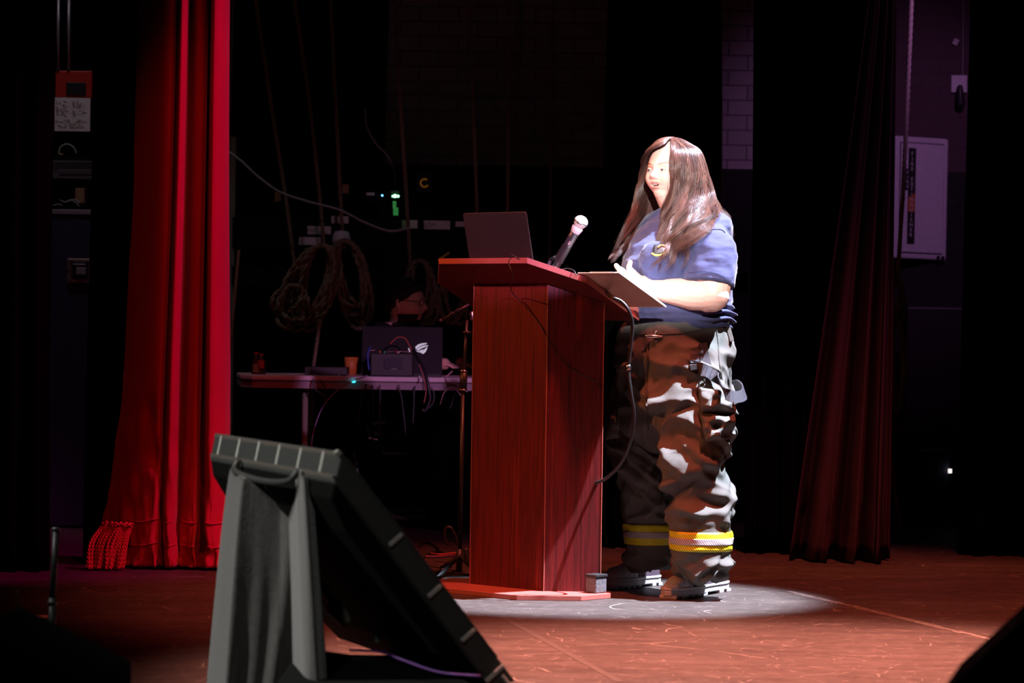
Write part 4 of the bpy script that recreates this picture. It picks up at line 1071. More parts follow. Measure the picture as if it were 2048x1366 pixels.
# raised rails and pale clips along the top edge and the near side
for q_ in (.10, .80): topstrip('top_rail', .0, TWd, q_, q_ + .07, -.001, .004, M['tvrail'], cs)
for k in range(6):
    w = .118 + k * .172
    topstrip('top_clip', w, w + .013, .18, .80, -.001, .007, M['tvlight'], cs)
tvbox('corner_cap', -.004, .010, -.008, .004, .004, .014, M['tvlight'], cs, .002)
for s_c, ln in ((.235, .008), (.385, .008), (.515, .008), (.625, .008)):
    tvbox('side_clip', -.006, .0, s_c - .005, s_c + .005, .004 if s_c < .6 else .0, .044 if s_c < .6 else .056, M['tvlight'], cs, .002)
tvbox('side_clip', -.006, .0, .640, .695, .014, .022, M['tvlight'], cs, .002)
tvbox('side_rail', -.004, .0, .02, .6, -.001, .004, M['tv'], cs, .001)
tvbox('side_rail', -.004, .002, .03, .6, .046, .052, M['tv'], cs, .001)
# handle on the display's back
mb = MB(); mb.tube(spline([TP(.25, .03, TT), TP(.28, .04, TT + .03), TP(.5, .05, TT + .035), TP(.72, .04, TT + .03), TP(.75, .03, TT)], 20), .008, 8); mb.build('handle', M['tv'], tv, smooth=True)
mb = MB(); mb.tube([TP(.62, .05, TT + .035), TP(.70, .055, TT + .035)], .009, 8); mb.build('handle_label', M['tvlight'], tv, smooth=True)
# low black case under the display
mb = MB(); mb.prism([Vector((-.52, 6.12, .001)), Vector((-.06, 6.12, .001)), Vector((-.13, 6.85, .001)), Vector((-.52, 6.85, .001))], (0, 0, .17))
tag(mb.build('equipment_case', M['blackmatte'], bevel=.01), 'low black case on the floor underneath the tilted display', 'case')
# stand: post, arm with a knuckle
stn = thing('display_stand', 'dark post with grey knuckle holding up the tilted display behind its cloth', 'stand', W(640, 1366, 6.75))
mb = MB(); mb.tube([W(560, 960, 6.75), Vector((W(560, 960, 6.75).x + .02, 6.75, .18))], .022, 12); mb.build('post', M['black'], stn, smooth=True)
mb = MB(); mb.chain([W(640, 1165, 6.7), W(672, 1215, 6.7)], [.009, .011], 10); mb.build('arm', M['darkmetal'], stn, smooth=True)
mb = MB(); mb.chain([W(672, 1218, 6.7), W(690, 1240, 6.7)], [.022, .016], 14); mb.build('knuckle', mat('grey_knuckle', (.12, .10, .08), .5), stn, smooth=True)
mb = MB(); mb.tube([W(560, 1300, 6.75), W(780, 1330, 6.75)], .012, 10); mb.build('foot_bar', M['darkmetal'], stn, smooth=True)
# cloth draped over the stand
def cloth_pt(i, j, nu=90, nv=60):
    s = i / (nu - 1); t = j / (nv - 1)
    topy = 938 + 34 * sin(pi * min(1, s * 1.15)) ** 1.2 - 0 * s if s < .87 else 952
    py = topy + (1420 - topy) * t
    xl = 462 - 52 * t ** .8; xr = 622 + 36 * t ** .9
    px = xl + (xr - xl) * s
    # ridges: left edge, right side splitting in two below
    e = .055 * math.exp(-((s - .08) / .12) ** 2) + .060 * math.exp(-((s - (.90 - .04 * t)) / .07) ** 2) + .052 * t * math.exp(-((s - (.80 - .30 * t)) / .06) ** 2)
    e += .012 * t * sin(s * 30 + 3 * t) - .02 * sin(pi * s) * (1 - t) - .03 * math.exp(-((s - (.76 - .04 * t)) / .05) ** 2) * t
    e += .006 * noise.noise(Vector((s * 9, t * 5, 1)))
    D = float(np.interp(s, [0, .05, .17, .30, .62, .72, .82, .92, 1], [6.99, 6.90, 6.72, 6.71, 6.70, 6.67, 6.46, 6.38, 6.42])) - e * (.25 + .5 * t) - .04 * t
    return W(px, py, D)
mb = MB(); mb.grid(cloth_pt, 90, 60)
tag(mb.build('cloth', M['cloth'], smooth=True, solid=.004, fix=False), 'charcoal velour cloth draped from the back of the tilted display', 'cloth')
# connectors dangling behind the display
for a, b, nm in (((765, 1215), (755, 1272), 0), ((782, 1225), (786, 1292), 1)):
    o = None
    mb = MB(); mb.tube(spline([W(a[0], a[1], 6.75), W((a[0] + b[0]) / 2 - 4, (a[1] + b[1]) / 2, 6.74), W(b[0], b[1] - 10, 6.72)], 14), .0022, 6)
    o = mb.build('cable', M['rubber'], smooth=True); tag(o, ('cable with a pale green plug dangling behind the display, ' + ('left of the two', 'right of the two')[nm]), 'cable', 'dangling cables behind the display')
    mb = MB(); mb.capsule(W(b[0] - 1, b[1] - 9, 6.72), W(b[0] + 1, b[1] + (9 if nm == 0 else 1), 6.72), .0055 + .002 * nm, .0065 + .001 * nm, 10); mb.build('plug', mat('pale_green_plug', (.30, .50, .44), .4), o, smooth=True)
cable('cable', [W(780, 1190, 6.9), W(800, 1230, 6.85), W(820, 1270, 6.85), W(840, 1310, 6.85)], .003, M['wire'], 'grey cable running down behind the display to the case', 30)
cable('cable', [W(700, 1300, 6.5), W(760, 1304, 6.4), W(810, 1322, 6.35), W(880, 1345, 6.3), W(960, 1352, 6.25)], .003, mat('violet_cable', (.12, .03, .22), .5), 'violet cable lying along the black case under the display', 30)
mb = MB(); mb.sphere(W(727, 1136, 6.9), .006, 8); tag(mb.build('indicator_light', M['led_red']), 'tiny dim red indicator light behind the tilted display', 'light')

# foreground dark shapes at the frame corners
def corner_block(name, pts, d, label, cat):
    mb = MB(); mb.prism(pts, d); return tag(mb.build(name, M['blackmatte'], bevel=.01), label, cat)
a = W(2072, 1216, 4.3); b = W(1862, 1408, 4.3)
corner_block('display', [a, b, b + Vector((.02, 0, -.05)), W(2300, 1420, 4.3), W(2300, 1216, 4.3)], (.12, .5, 0), 'black out-of-focus edge of another display at the lower right corner', 'monitor')
a = W(-60, 1262, 5.2); b = W(190, 1384, 5.2)
corner_block('dark_floor_block', [a, b, W(190, 1460, 5.2), W(-60, 1460, 5.2)], (.0, .5, 0), 'black block added for the dark floor at the lower left corner of the stage', 'dark block')  # added block, stands in for the dark floor in this corner

# low tripod stand at far left
tp = thing('tripod_stand', 'low black tripod stand in front of the curtain at far left', 'stand', W(103, 1310, 7.0))
mb = MB(); mb.tube([W(112, 1062, 7.0), W(105, 1200, 7.0)], .0085, 12); mb.build('upper_pole', M['black'], tp, smooth=True)
mb = MB(); mb.tube([W(105, 1195, 7.0), W(103, 1312, 7.0)], .0105, 12); mb.build('pole', M['black'], tp, smooth=True)
mb = MB(); mb.lathe([(.007, 0), (.0115, .003), (.0115, .008), (.005, .010)], W(112, 1062, 7.0), 14); mb.build('cap', M['darkmetal'], tp, smooth=True)
mb = MB(); mb.lathe([(.011, -.006), (.0135, -.005), (.0135, .004), (.011, .006)], W(105, 1205, 7.0), 14); mb.build('collar', M['darkmetal'], tp, smooth=True)
for e in ((78, 1372, 6.9), (190, 1372, 6.95), (115, 1380, 7.25)):
    mb = MB(); q = W(*e); mb.tube([W(103, 1308, 7.0), Vector((q.x, q.y, max(q.z, .01)))], [.009, .006], 8, flat=.6); mb.build('leg', M['darkmetal'], tp, smooth=True)
mb = MB(); mb.capsule(W(112, 1309, 6.98), W(118, 1311, 6.98), .009, .007, 8); mb.build('knob', mat('blue_knob', (.03, .03, .16), .4), tp, smooth=True)
cable('cable', [W(36, 1180, 7.0), W(42, 1225, 7.0), W(49, 1250, 7.0), W(38, 1262, 7.0), W(22, 1256, 7.0), W(24, 1235, 7.0), W(40, 1222, 7.0), W(56, 1228, 7.0), W(72, 1262, 7.0), W(96, 1305, 6.98)], .0018, M['rubber'], 'thin black cable looping beside the low tripod stand', 60)
def floor_tape(px0, px1, py, wpx, label, grp='tape marks on the floor at far left'):
    a, b, c, d = G(px0, py + wpx), G(px1, py + wpx), G(px1, py - wpx), G(px0, py - wpx)
    for q in (a, b, c, d): q.z = .0006
    mb = MB(); mb.prism([a, b, c, d], (0, 0, .0006)); return tag(mb.build('tape_mark', mat('pink_tape', (.75, .62, .55), .6)), label, 'tape', grp)
floor_tape(40, 99, 1233.5, 3, 'short pale tape mark on the floor left of the low tripod')
floor_tape(120, 184, 1362, 2, 'short pale tape mark at the bottom left edge of the frame')
# long worn tape line across the floor at right
pts = [G(1575 + 425 * t, 1183 + 101 * t ** 1.03) for t in [k / 24 for k in range(25)]]
rt = random.Random(2); mb = MB()
for i in range(24):
    a, b = pts[i], pts[i + 1]; n_ = (b - a).cross(Vector((0, 0, 1))).normalized()
    for k in range(3):
        if k != 1 and rt.random() < .25: continue
        o0 = (k - 1) * .011; w_ = rt.uniform(.0055, .009)
        q = [a + n_ * (o0 - w_), b + n_ * (o0 - .006), b + n_ * (o0 + .006), a + n_ * (o0 + w_)]
        for z in q: z.z = .0005
        mb.prism(q, (0, 0, .0004))
tag(mb.build('tape_line', mat('worn_tape', (.15, .125, .11), .8, var=.5, scale=40)), 'long worn strip of tape running across the stage floor at right', 'tape')

pts = [G(1000 + 240 * t, 1232 + 132 * t) for t in [k / 16 for k in range(17)]]; mb = MB()
for i in range(16):
    a, b = pts[i], pts[i + 1]; n_ = (b - a).cross(Vector((0, 0, 1))).normalized() * .012; q = [a - n_, b - n_, b + n_, a + n_]
    for z in q: z.z = .0005
    mb.prism(q, (0, 0, .0004))
tag(mb.build('tape_line', mat('faint_tape', (.052, .042, .036), .8, var=.5, scale=40)), 'faint worn strip of tape on the floor right of the tilted display', 'tape')

# ================================================================== backstage left
# folding table
TB = 13.0
ta = W(470, 759, 13.55); tz = .745
tbl = thing('folding_table', 'white folding table holding cables and laptops behind the lectern', 'table', (X(760, TB + .3), TB + .3, 0))
xl, xr = X(505, TB), X(1130, TB)
def tpoly(z): return [Vector((xl, TB, z)), Vector((xr, TB - .03, z)), Vector((xr + .1, TB + .70, z)), Vector((X(474, TB + .62), TB + .62, z)), Vector((X(470, TB + .3), TB + .45, z)), Vector((X(478, TB), TB + .10, z))]
mb = MB(); mb.prism(tpoly(tz - .024), (0, 0, .024)); mb.build('tabletop', M['tabletop'], tbl, bevel=.006)
mb = MB(); mb.prism([p * 1 + Vector((0, .02, 0)) for p in tpoly(tz - .06)], (0, 0, .034)); mb.build('frame', mat('table_apron', (.28, .22, .25), .6), tbl)
for px_, yy in ((612, TB + .12), (625, TB + .55), (1085, TB + .12), (1095, TB + .55)):
    mb = MB(); mb.tube([Vector((X(px_, yy), yy, tz - .05)), Vector((X(px_, yy), yy, 0.003))], .014, 10); mb.build('leg', M['greypaint'], tbl, smooth=True)
def T(px, D, z=0): return Vector((X(px, D), D, tz + z))
# big laptop with the glowing emblem
lp = thing('laptop', 'black laptop on the folding table with a glowing white emblem on its lid', 'laptop', T(805, 13.3))
la, lb_ = W(725, 652, 13.34), W(886, 655, 13.34)
mb = MB(); vx = Vector((lb_.x - la.x, 0, 0)); hh = la.z - tz - .012
mb.prism([Vector((la.x, 13.26, tz + .012)), Vector((lb_.x, 13.26, tz + .012)), Vector((lb_.x, 13.34, la.z)), Vector((la.x, 13.34, la.z))], (0, .008, 0)); ld = mb.build('lid', mat('laptop_black', (.010, .008, .010), .4), lp, bevel=.002)
mb = MB(); mb.box((X(805, 13.42), 13.42, tz + .009), (vx.x, .30, .017)); mb.build('base', M['black'], lp, bevel=.003)
mb = MB(); mb.prism([Vector((la.x + .012, 13.2755, tz + .03)), Vector((lb_.x - .012, 13.2755, tz + .03)), Vector((lb_.x - .012, 13.346, la.z - .016)), Vector((la.x + .012, 13.346, la.z - .016))], (0, .002, 0)); mb.build('screen', mat('red_screen', (.02, .005, .005), .3, emit=(1, .10, .06), es=.55), ld)
def lidp(px, py):                        # a point on the lid's outer face
    z = W(px, py, 13.28).z; return Vector((W(px, py, 13.28).x, 13.26 + .08 * (z - tz - .012) / hh - .0015, z))
shapes = [[(830, 694), (836, 689), (844, 686.5), (854, 686), (852, 688.5), (845, 690), (837, 694), (832, 699)],
          [(833, 699.5), (838, 695), (846, 691.5), (856, 690.5), (855, 693), (850, 694), (842, 697), (837, 701)],
          [(830, 700), (836, 704), (842, 705.5), (848, 698.5), (842, 700), (838, 703), (836, 701.5), (833, 701.5)],
          [(842, 705.5), (846, 708), (851, 704), (855, 695), (851, 696), (846, 702)],
          [(816, 695.5), (818, 697), (820, 702), (823, 704), (819, 703), (816.5, 699)]]
for i, sh_ in enumerate(shapes):
    mb = MB(); mb.prism([lidp(a, b) for a, b in sh_], (0, -.0012, 0)); mb.build('lit_emblem', M['logo'], ld)
# control box with handles in front of the laptop
bxm = thing('equipment_rack', 'small black equipment box with metal handle in front of the glowing laptop', 'box', T(780, 13.1))
mb = MB(); mb.box(T(785, 13.12, .055), (.20, .12, .11)); mb.build('body', M['black'], bxm, bevel=.006)
mb = MB(); mb.box(T(787, 13.057, .060), (.085, .004, .05)); mb.build('faceplate', mat('navy_plate', (.02, .02, .03), .3), bxm, bevel=.001)
mb = MB(); text_mesh(mb, 'dbx', W(783, 741, 13.05), (1, 0, 0), (0, 0, 1), .018); 
mb.v = []; mb.f = []; mb.m = []
for k in range(4): mb.box(W(784 + 3 * k, 738, 13.052), (.005, .001, .004))
mb.build('lettering', M['wire'], bxm)
zt = tz + .112
mb = MB(); mb.tube([W(774, 718, 13.1), W(776, 703, 13.1), W(800, 703, 13.1), W(822, 704, 13.1), W(824, 716, 13.1)], .0028, 6); mb.build('handle', mat('warm_metal', (.7, .45, .35), .3, .9), bxm, smooth=True)
mb = MB(); mb.tube([W(738, 716, 13.1), W(738, 701, 13.1), W(754, 700, 13.1)], .0025, 6); mb.build('handle', mat('warm_metal2', (.7, .4, .35), .3, .9), bxm, smooth=True)
for px_, m_ in ((760, M['orange']), (769, mat('green_knob', (.05, .35, .2), .4)), (794, M['red']), (797, M['steel'])):
    mb = MB(); mb.capsule(W(px_, 704, 13.1), W(px_, 712, 13.1), .006, .007, 8); mb.build('connector', m_, bxm, smooth=True)
cable('cable', [W(741, 694, 13.05), W(736, 706, 13.03), W(736, 720, 13.03), W(738, 740, 13.03)], .004, mat('blue_cable', (.04, .08, .45), .5), 'short blue cable on the left end of the equipment box', 20)
cable('cable', [W(780, 688, 13.1), W(795, 675, 13.1), W(810, 677, 13.1), W(818, 690, 13.1), W(824, 702, 13.1)], .0035, mat('rust_cable', (.35, .08, .04), .6), 'rust red cable arching over the equipment box handle', 30)
# bottles at the table's left end
for px_, pt_, m_, lab in ((513, 705, 'amber', 'dark bottle with a pale label standing at the left end of the folding table'), (523, 708, 'red', 'red bottle behind the labelled one at the left end of the table')):
    t_ = thing('bottle', lab, 'bottle', T(px_, 13.2)); zz = W(px_, pt_, 13.2).z - tz; r_ = .024
    mb = MB(); mb.lathe([(r_ * .9, 0), (r_, .005), (r_, zz * .55), (r_ * .4, zz * .72), (r_ * .38, zz * .92)], T(px_, 13.2), 18); mb.build('glass', mat('dark_' + m_, (.05, .012, .01), .2), t_, smooth=True)
    mb = MB(); mb.lathe([(r_ * .45, zz * .92), (r_ * .45, zz), (.001, zz)], T(px_, 13.2), 14); mb.build('cap', M['red'], t_, smooth=True)
    mb = MB(); mb.box(T(px_, 13.2 - r_ - .002, zz * (.28 if px_ < 520 else .5)), (.028, .002, .040)); mb.build('label', M['card'] if px_ < 520 else M['red'], t_)
# cardboard cup, audio interface, cyan light
t_ = thing('cup', 'orange brown paper cup on the folding table', 'cup', T(703, 13.3))
mb = MB(); mb.lathe([(.026, 0), (.034, .085), (.031, .085), (.024, .004)], T(703, 13.3), 20); mb.build('body', M['orange'], t_, smooth=True)
ai = thing('audio_interface', 'flat black audio interface with small knobs on the folding table', 'interface', T(655, 13.12))
mb = MB(); mb.box(T(655, 13.15, .022), (.20, .16, .036)); mb.build('body', M['black'], ai, bevel=.003)
for px_ in (626, 633, 647, 658, 678, 692):
    mb = MB(); mb.lathe([(.006, 0), (.007, .006), (.005, .012)], W(px_, 752 + (px_ % 3), 13.07), 10, (0, -1, 0)); mb.build('knob', M['steel'], ai, smooth=True)
mb = MB(); mb.sphere(W(707, 763, 12.98), (.010, .006, .006), 8); tag(mb.build('indicator_light', M['led_cyan'], smooth=True), 'glowing cyan indicator light at the front edge of the folding table', 'light')
mb = MB(); mb.capsule(W(839, 752, 12.97), W(837, 764, 12.97), .0035, .003, 8); tag(mb.build('connector', M['metal'], smooth=True), 'shiny metal plug standing at the table\'s front edge', 'plug')
# cables hanging over the table front
hang_labels = ['thin black cable with a kink, leftmost of those over the table edge', 'curved black cable second from the left over the table edge', 'black cable slanting down left, just left of the equipment box', 'long black cable under the left end of the equipment box', 'straight black cable under the equipment box handle, longest of all',
    'black cable slanting down right under the laptop emblem', 'black cable left of the thick cable bundle at the table edge', 'short black cable right of the thick cable bundle at the table edge', 'short black cable nearest the microphone stand at the table edge']
rows = [((627, 757), (627, 775), (648, 792), (655, 797)), ((640, 760), (650, 775), (652, 798), (653, 812)), ((733, 768), (727, 782), (722, 800), (716, 850)), ((743, 770), (746, 784), (747, 800), (747, 842)),
        ((759, 770), (760, 784), (760, 800), (757, 880)), ((797, 770), (800, 784), (804, 800), (812, 870)), ((830, 772), (828, 784), (828, 800), (826, 850)), ((862, 775), (868, 788), (866, 806), (852, 822)), ((912, 778), (908, 792), (904, 806), (900, 818))]
for k, r_ in enumerate(rows):
    cable('cable', [W(a, b, 12.965 - .004 * i) for i, (a, b) in enumerate(r_)], .0038, M['rubber'], hang_labels[k], 24, group='black cables over the table edge')
cable('cable', [W(735, 751, 12.97), W(705, 762, 12.95), W(670, 785, 12.95), W(645, 815, 12.95), W(628, 860, 12.95), W(622, 900, 12.95), W(616, 960, 12.95)], .0022, mat('lilac_cable', (.30, .24, .45), .5), 'thin lilac cable sweeping down from the table\'s front edge', 60)
cable('cable', [W(905, 742, 12.98), W(892, 755, 12.97), W(896, 764, 12.96), W(915, 770, 12.95), W(935, 784, 12.95)], .0028, mat('pink_cable', (.5, .26, .32), .5), 'pink cable curling on the table beside the stand', 40)
cable('cable', [W(880, 810, 12.9), W(888, 786, 12.9), W(900, 776, 12.9), W(912, 780, 12.9), W(926, 796, 12.9)], .0026, mat('pink_cable2', (.5, .26, .32), .5), 'pink cable arching in front of the table edge beside the stand', 40)
cable('cable', [W(826, 700, 13.05), W(840, 725, 13.0), W(850, 745, 12.97), W(857, 775, 12.95), W(860, 800, 12.95), W(850, 822, 12.95), W(845, 818, 12.95)], .0075, M['rubber'], 'thick black cable bundle dropping over the table front', 40)
cable('cable', [W(838, 728, 12.98), W(846, 750, 12.96), W(852, 780, 12.94), W(848, 806, 12.94)], .0025, mat('rust_cable2', (.4, .12, .10), .6), 'thin rust cable beside the thick bundle at the table front', 30)

# seated man behind the laptop -------------------------------------------------
man = thing('person', 'dark-haired bearded man with glasses sitting behind the table, face in dim red light', 'person', (X(800, 13.85), 13.85, 0))
MH = W(812, 606, 13.85); mf = Vector((.93, -.36, 0)).normalized(); ml = Vector((.36, .93, 0)).normalized() * -1; ml = Vector((-mf.y, mf.x, 0))
def MHp(x, y, z): return MH + mf * x + ml * y + Vector((0, 0, z))
mm = MB(); secs = []
n = 90
for i in range(n + 1):
    th_ = pi * (i + .3) / (n + .6); zc_ = -cos(th_); rs = sin(th_); sec = []
    for k in range(2 * n):
        a_ = 2 * pi * k / (2 * n); x = cos(a_) * rs; y = sin(a_) * rs; z = zc_
        X_ = x * (.094 if x > 0 else .102); Y_ = y * .077; Z_ = z * .120
        if z < 0: Y_ *= 1 - .26 * (-z) ** 2
        if z < 0 and x < 0: X_ *= 1 - .30 * (-z)
        if x > 0: X_ += (face_disp(Y_, Z_) * 1.15 + .008 * g2(Y_, Z_, 0, -.02, .008, .03)) * min(1, x * 2.2)
        sec.append(MHp(X_, Y_, Z_))
    secs.append(sec)
mm.loft(secs)
for s in (1, -1): mm.capsule(MHp(-.008, s * .077, .012), MHp(-.012, s * .080, -.025), .014, .010, 8)
mn = MHp(-.05, 0, -.20)
mm.chain([MHp(-.02, 0, -.06), mn, mn - Vector((0, 0, .08))], [.055, .060, .09], 14)
def ms(z, a, b): return [Vector((mn.x, mn.y, z)) + ml * (cos(2 * pi * k / 32) * a) + mf * (sin(2 * pi * k / 32) * b) for k in range(32)]
mm.loft([ms(z, a, b) for z, a, b in ((.42, .17, .13), (.5, .17, .13), (.8, .18, .13), (.95, .18, .12), (1.0, .12, .09))])
for s in (1, -1):
    sp_ = Vector((mn.x, mn.y, .94)) + ml * (s * .19); el_ = Vector((mn.x, mn.y, .80)) + ml * (s * .22) + mf * .02; wr_ = Vector((mn.x, mn.y, .79)) + ml * (s * .12) + mf * .26
    wr_.z = .80; wr_.y = max(wr_.y, 13.55) if s > 0 else max(wr_.y, 13.55)
    mm.chain([sp_, el_, wr_], [.055, .042, .030], 12)
    kn_ = Vector((mn.x, mn.y, .46)) + ml * (s * .11) + mf * .30; 
    mm.chain([Vector((mn.x, mn.y, .48)) + ml * (s * .09), kn_, Vector((kn_.x, kn_.y, .10))], [.08, .065, .05], 12)
    for q in range(4): mm.chain([wr_ + mf * .05 + ml * ((q - 1.5) * .018), wr_ + mf * .085 + ml * ((q - 1.5) * .018) + Vector((0, 0, -.004)), wr_ + mf * .11 + ml * ((q - 1.5) * .017) + Vector((0, 0, -.018))], [.010, .008, .007], 6)
    mm.chain([wr_, wr_ + mf * .05], [.028, .03], 8); mm.chain([wr_ + mf * .02, wr_ + mf * .06 - ml * (s * .045)], [.013, .009], 6)
v, nr, f = voxel(mm, .0055, 3, .5)
fa = np.array([q if len(q) == 4 else (*q, q[-1]) for q in f]); cen = v[fa].mean(axis=1) - np.array(MH)
lx, ly, lz = cen @ np.array(mf), cen @ np.array(ml), cen[:, 2]
beard = (lz < -.055) & (lz > -.14) & (lx > -.02) & ~((lz > -.082) & (np.abs(ly) < .020))
mi = np.where(beard, 1, 0)
link('body', v, f, [M['skin'], M['hair_dark']], man, smooth=True, mi=mi, fix=False)
mm = MB(); secs = []
for i in range(15):
    th_ = pi * .5 * (i + .02) / 14; sec = []
    for k in range(36):
        a_ = 2 * pi * k / 36; x, y, z = cos(a_) * sin(th_), sin(a_) * sin(th_), cos(th_)
        zz = z * .130; low = .0
        if i == 14: low = .05 if x < -.2 else (-.03 if x > .5 else .0)
        sec.append(MHp((x * (.100 if x > 0 else .112)) - .006, y * .088, zz - low + (.05 * max(0, x) if i > 9 else 0)))
    secs.append(sec)
mm.loft(secs); mm.build('hair', M['hair_dark'], man, smooth=True)
mb = MB()
for s in (1, -1):
    mb.tube([MHp(.098, s * .033 + .024 * cos(a_), .002 + .018 * sin(a_)) for a_ in [2 * pi * k / 18 for k in range(19)]], .0016, 6)
    mb.tube([MHp(.096, s * .057, .006), MHp(.0, s * .082, .012)], .0016, 6)
mb.tube([MHp(.1, -.009, .006), MHp(.103, 0, .008), MHp(.1, .009, .006)], .0016, 6); mb.build('glasses', M['black'], man, smooth=True)
mm = MB(); mm.loft([ms(z, a, b) for z, a, b in ((.44, .185, .145), (.5, .185, .145), (.8, .195, .145), (.94, .195, .135), (.985, .14, .11), (1.0, .075, .075))])
for s in (1, -1): mm.chain([Vector((mn.x, mn.y, .93)) + ml * (s * .18), Vector((mn.x, mn.y, .80)) + ml * (s * .22) + mf * .02, Vector(((Vector((mn.x, mn.y, 0)) + ml * (s * .12) + mf * .25).x, max((Vector((mn.x, mn.y, 0)) + ml * (s * .12) + mf * .25).y, 13.55), .80))], [.072, .060, .045], 12)
v, nr, f = voxel(mm, .01, 3, .5); link('dark_shirt', v, f, M['blackmatte'], man, smooth=True, fix=False)
mm = MB()
for s in (1, -1):
    kn_ = Vector((mn.x, mn.y, .46)) + ml * (s * .11) + mf * .30
    mm.chain([Vector((mn.x, mn.y, .48)) + ml * (s * .09), kn_, Vector((kn_.x, kn_.y, .04))], [.10, .085, .07], 12)
v, nr, f = voxel(mm, .01, 3, .5); link('dark_trousers', v, f, M['velour_black'], man, smooth=True, fix=False)
ch = thing('chair', 'black chair under the man seated behind the folding table', 'chair', (mn.x, mn.y, 0))
mb = MB(); mb.box((mn.x, mn.y, .385), (.44, .42, .04)); mb.build('seat', M['velour_black'], ch, bevel=.01)
for a_ in (-.19, .19):
    for b_ in (-.18, .18): mb = MB(); mb.tube([(mn.x + a_, mn.y + b_, .37), (mn.x + a_ * 1.1, mn.y + b_ * 1.1, .002)], .012, 8); mb.build('leg', M['darkmetal'], ch, smooth=True)

# microphone stand beside the lectern --------------------------------------------
YS = 11.3
st_ = thing('microphone_stand', 'black tripod boom microphone stand standing left of the lectern', 'stand', G(918, 1150))
sx = G(918, 1143); YS = sx.y
mb = MB(); mb.tube([W(934, 640, YS), W(926, 770, YS)], .0065, 12); mb.build('upper_tube', M['standblack'], st_, smooth=True)
mb = MB(); mb.tube([W(928, 742, YS), W(926, 778, YS)], .015, 14); mb.build('clutch', M['black'], st_, smooth=True)
mb = MB(); mb.lathe([(.014, -.003), (.017, -.002), (.017, .003), (.014, .004)], W(928, 742, YS), 14); mb.lathe([(.014, -.003), (.018, -.002), (.018, .003), (.014, .004)], W(926, 780, YS), 14); mb.build('clutch_ring', M['metal'], st_, smooth=True)
mb = MB(); mb.tube([W(926, 778, YS), W(920, 1110, YS)], .0085, 12); mb.build('lower_tube', M['standblack'], st_, smooth=True)
mb = MB(); mb.tube([W(919, 1098, YS), W(918, 1147, YS)], .013, 14); mb.build('leg_hub', M['black'], st_, smooth=True)
mb = MB(); mb.tube([W(934, 668, YS), W(934, 662, YS)], .018, 12); mb.build('collar', M['standblack'], st_, smooth=True)
for e in ((868, 1166), (882, 1141), (965, 1160)):
    q = G(*e); q.z = .008; mb = MB(); mb.tube([W(919, 1112, YS), q], .008, 8); mb.build('leg', M['standblack'], st_, smooth=True)
mb = MB(); mb.tube([W(879, 643, YS - .02), W(945, 605, YS - .02)], .0055, 10); mb.build('boom_arm', M['standblack'], st_, smooth=True)
mb = MB(); mb.tube([W(879, 643, YS - .02), W(884, 640, YS - .02)], .008, 10); mb.build('boom_end', M['black'], st_, smooth=True)
for q in ((915, 621), (904, 627)): mb = MB(); mb.capsule(W(q[0] - 2, q[1] + 1, YS - .025), W(q[0] + 2, q[1] - 1, YS - .025), .007, .007, 8); mb.build('boom_clamp', M['standblack'], st_, smooth=True)
mb = MB(); mb.capsule(W(942, 601, YS), W(946, 607, YS), .009, .008, 10); mb.build('boom_knob', M['metal'], st_, smooth=True)
mb = MB(); mb.capsule(W(944, 628, YS), W(945, 636, YS), .013, .012, 10); mb.build('swivel', M['metal'], st_, smooth=True)
mb = MB(); mb.capsule(W(932, 1100, YS - .02), W(935, 1122, YS - .02), .011, .013, 10); mb.build('microphone', M['black'], st_, smooth=True)
cable('cable', [W(896, 1090, 11.6), W(889, 1072, 11.6), W(892, 1056, 11.6), W(902, 1056, 11.6), W(911, 1072, 11.6), W(914, 1090, 11.6)], .006, M['rubber'], 'black cable loop standing up beside the microphone stand foot', 40)
for k, (pts_, m_, lab) in enumerate([([(845, 1118), (870, 1106), (895, 1110), (925, 1104)], M['rubber'], 'black cable lying behind the microphone stand feet'), ([(862, 1110), (880, 1112), (900, 1110), (918, 1108)], mat('red_cable', (.35, .06, .06), .5), 'red cable lying on the floor by the microphone stand'), ([(850, 1116), (880, 1116), (910, 1113)], mat('plum_cable', (.15, .05, .12), .5), 'plum cable lying flat by the microphone stand'), ([(838, 1095), (850, 1088), (866, 1092), (880, 1104)], M['rubber'], 'black cable coiled on the floor left of the microphone stand'), ([(866, 1150), (880, 1144), (892, 1139), (905, 1134)], M['wire'], 'grey cable end lying by the microphone stand leg')]):
    q = [G(a, b) for a, b in pts_]
    for z in q: z.z = .006
    cable('cable', q, .005, m_, lab, 30)

# ropes ---------------------------------------------------------------------------
def rope(pts, r, label, group='long ropes hanging from the fly loft', name='rope', m=None, twist=True, n=None):
    P0 = spline([W(*p) for p in pts], n or max(60, int(len(pts) * 40)))
    L_ = sum((P0[i + 1] - P0[i]).length for i in range(len(P0) - 1)); cnt = max(40, int(L_ / (r * 1.3)))
    P1_ = spline([W(*p) for p in pts], min(cnt, 420)); mb = MB(); pitch_ = r * 7.5
    if not twist: mb.tube(P1_, r, 8)
    else:
        ds = L_ / len(P1_)
        for ph in (0, 2 * pi / 3, 4 * pi / 3):
            q = []
            for i, p in enumerate(P1_):
                t = (P1_[min(i + 1, len(P1_) - 1)] - P1_[max(i - 1, 0)]).normalized(); a_ = t.orthogonal().normalized() if abs(t.z) < .2 else t.cross(Vector((0, 1, 0))).normalized(); b_ = t.cross(a_)
                an = i * ds / pitch_ * 2 * pi + ph; q.append(p + (a_ * cos(an) + b_ * sin(an)) * r * .5)
            mb.tube(q, r * .56, 5)
    return tag(mb.build(name, m or M['rope'], smooth=True), label, 'rope', group)
YR = 14.2
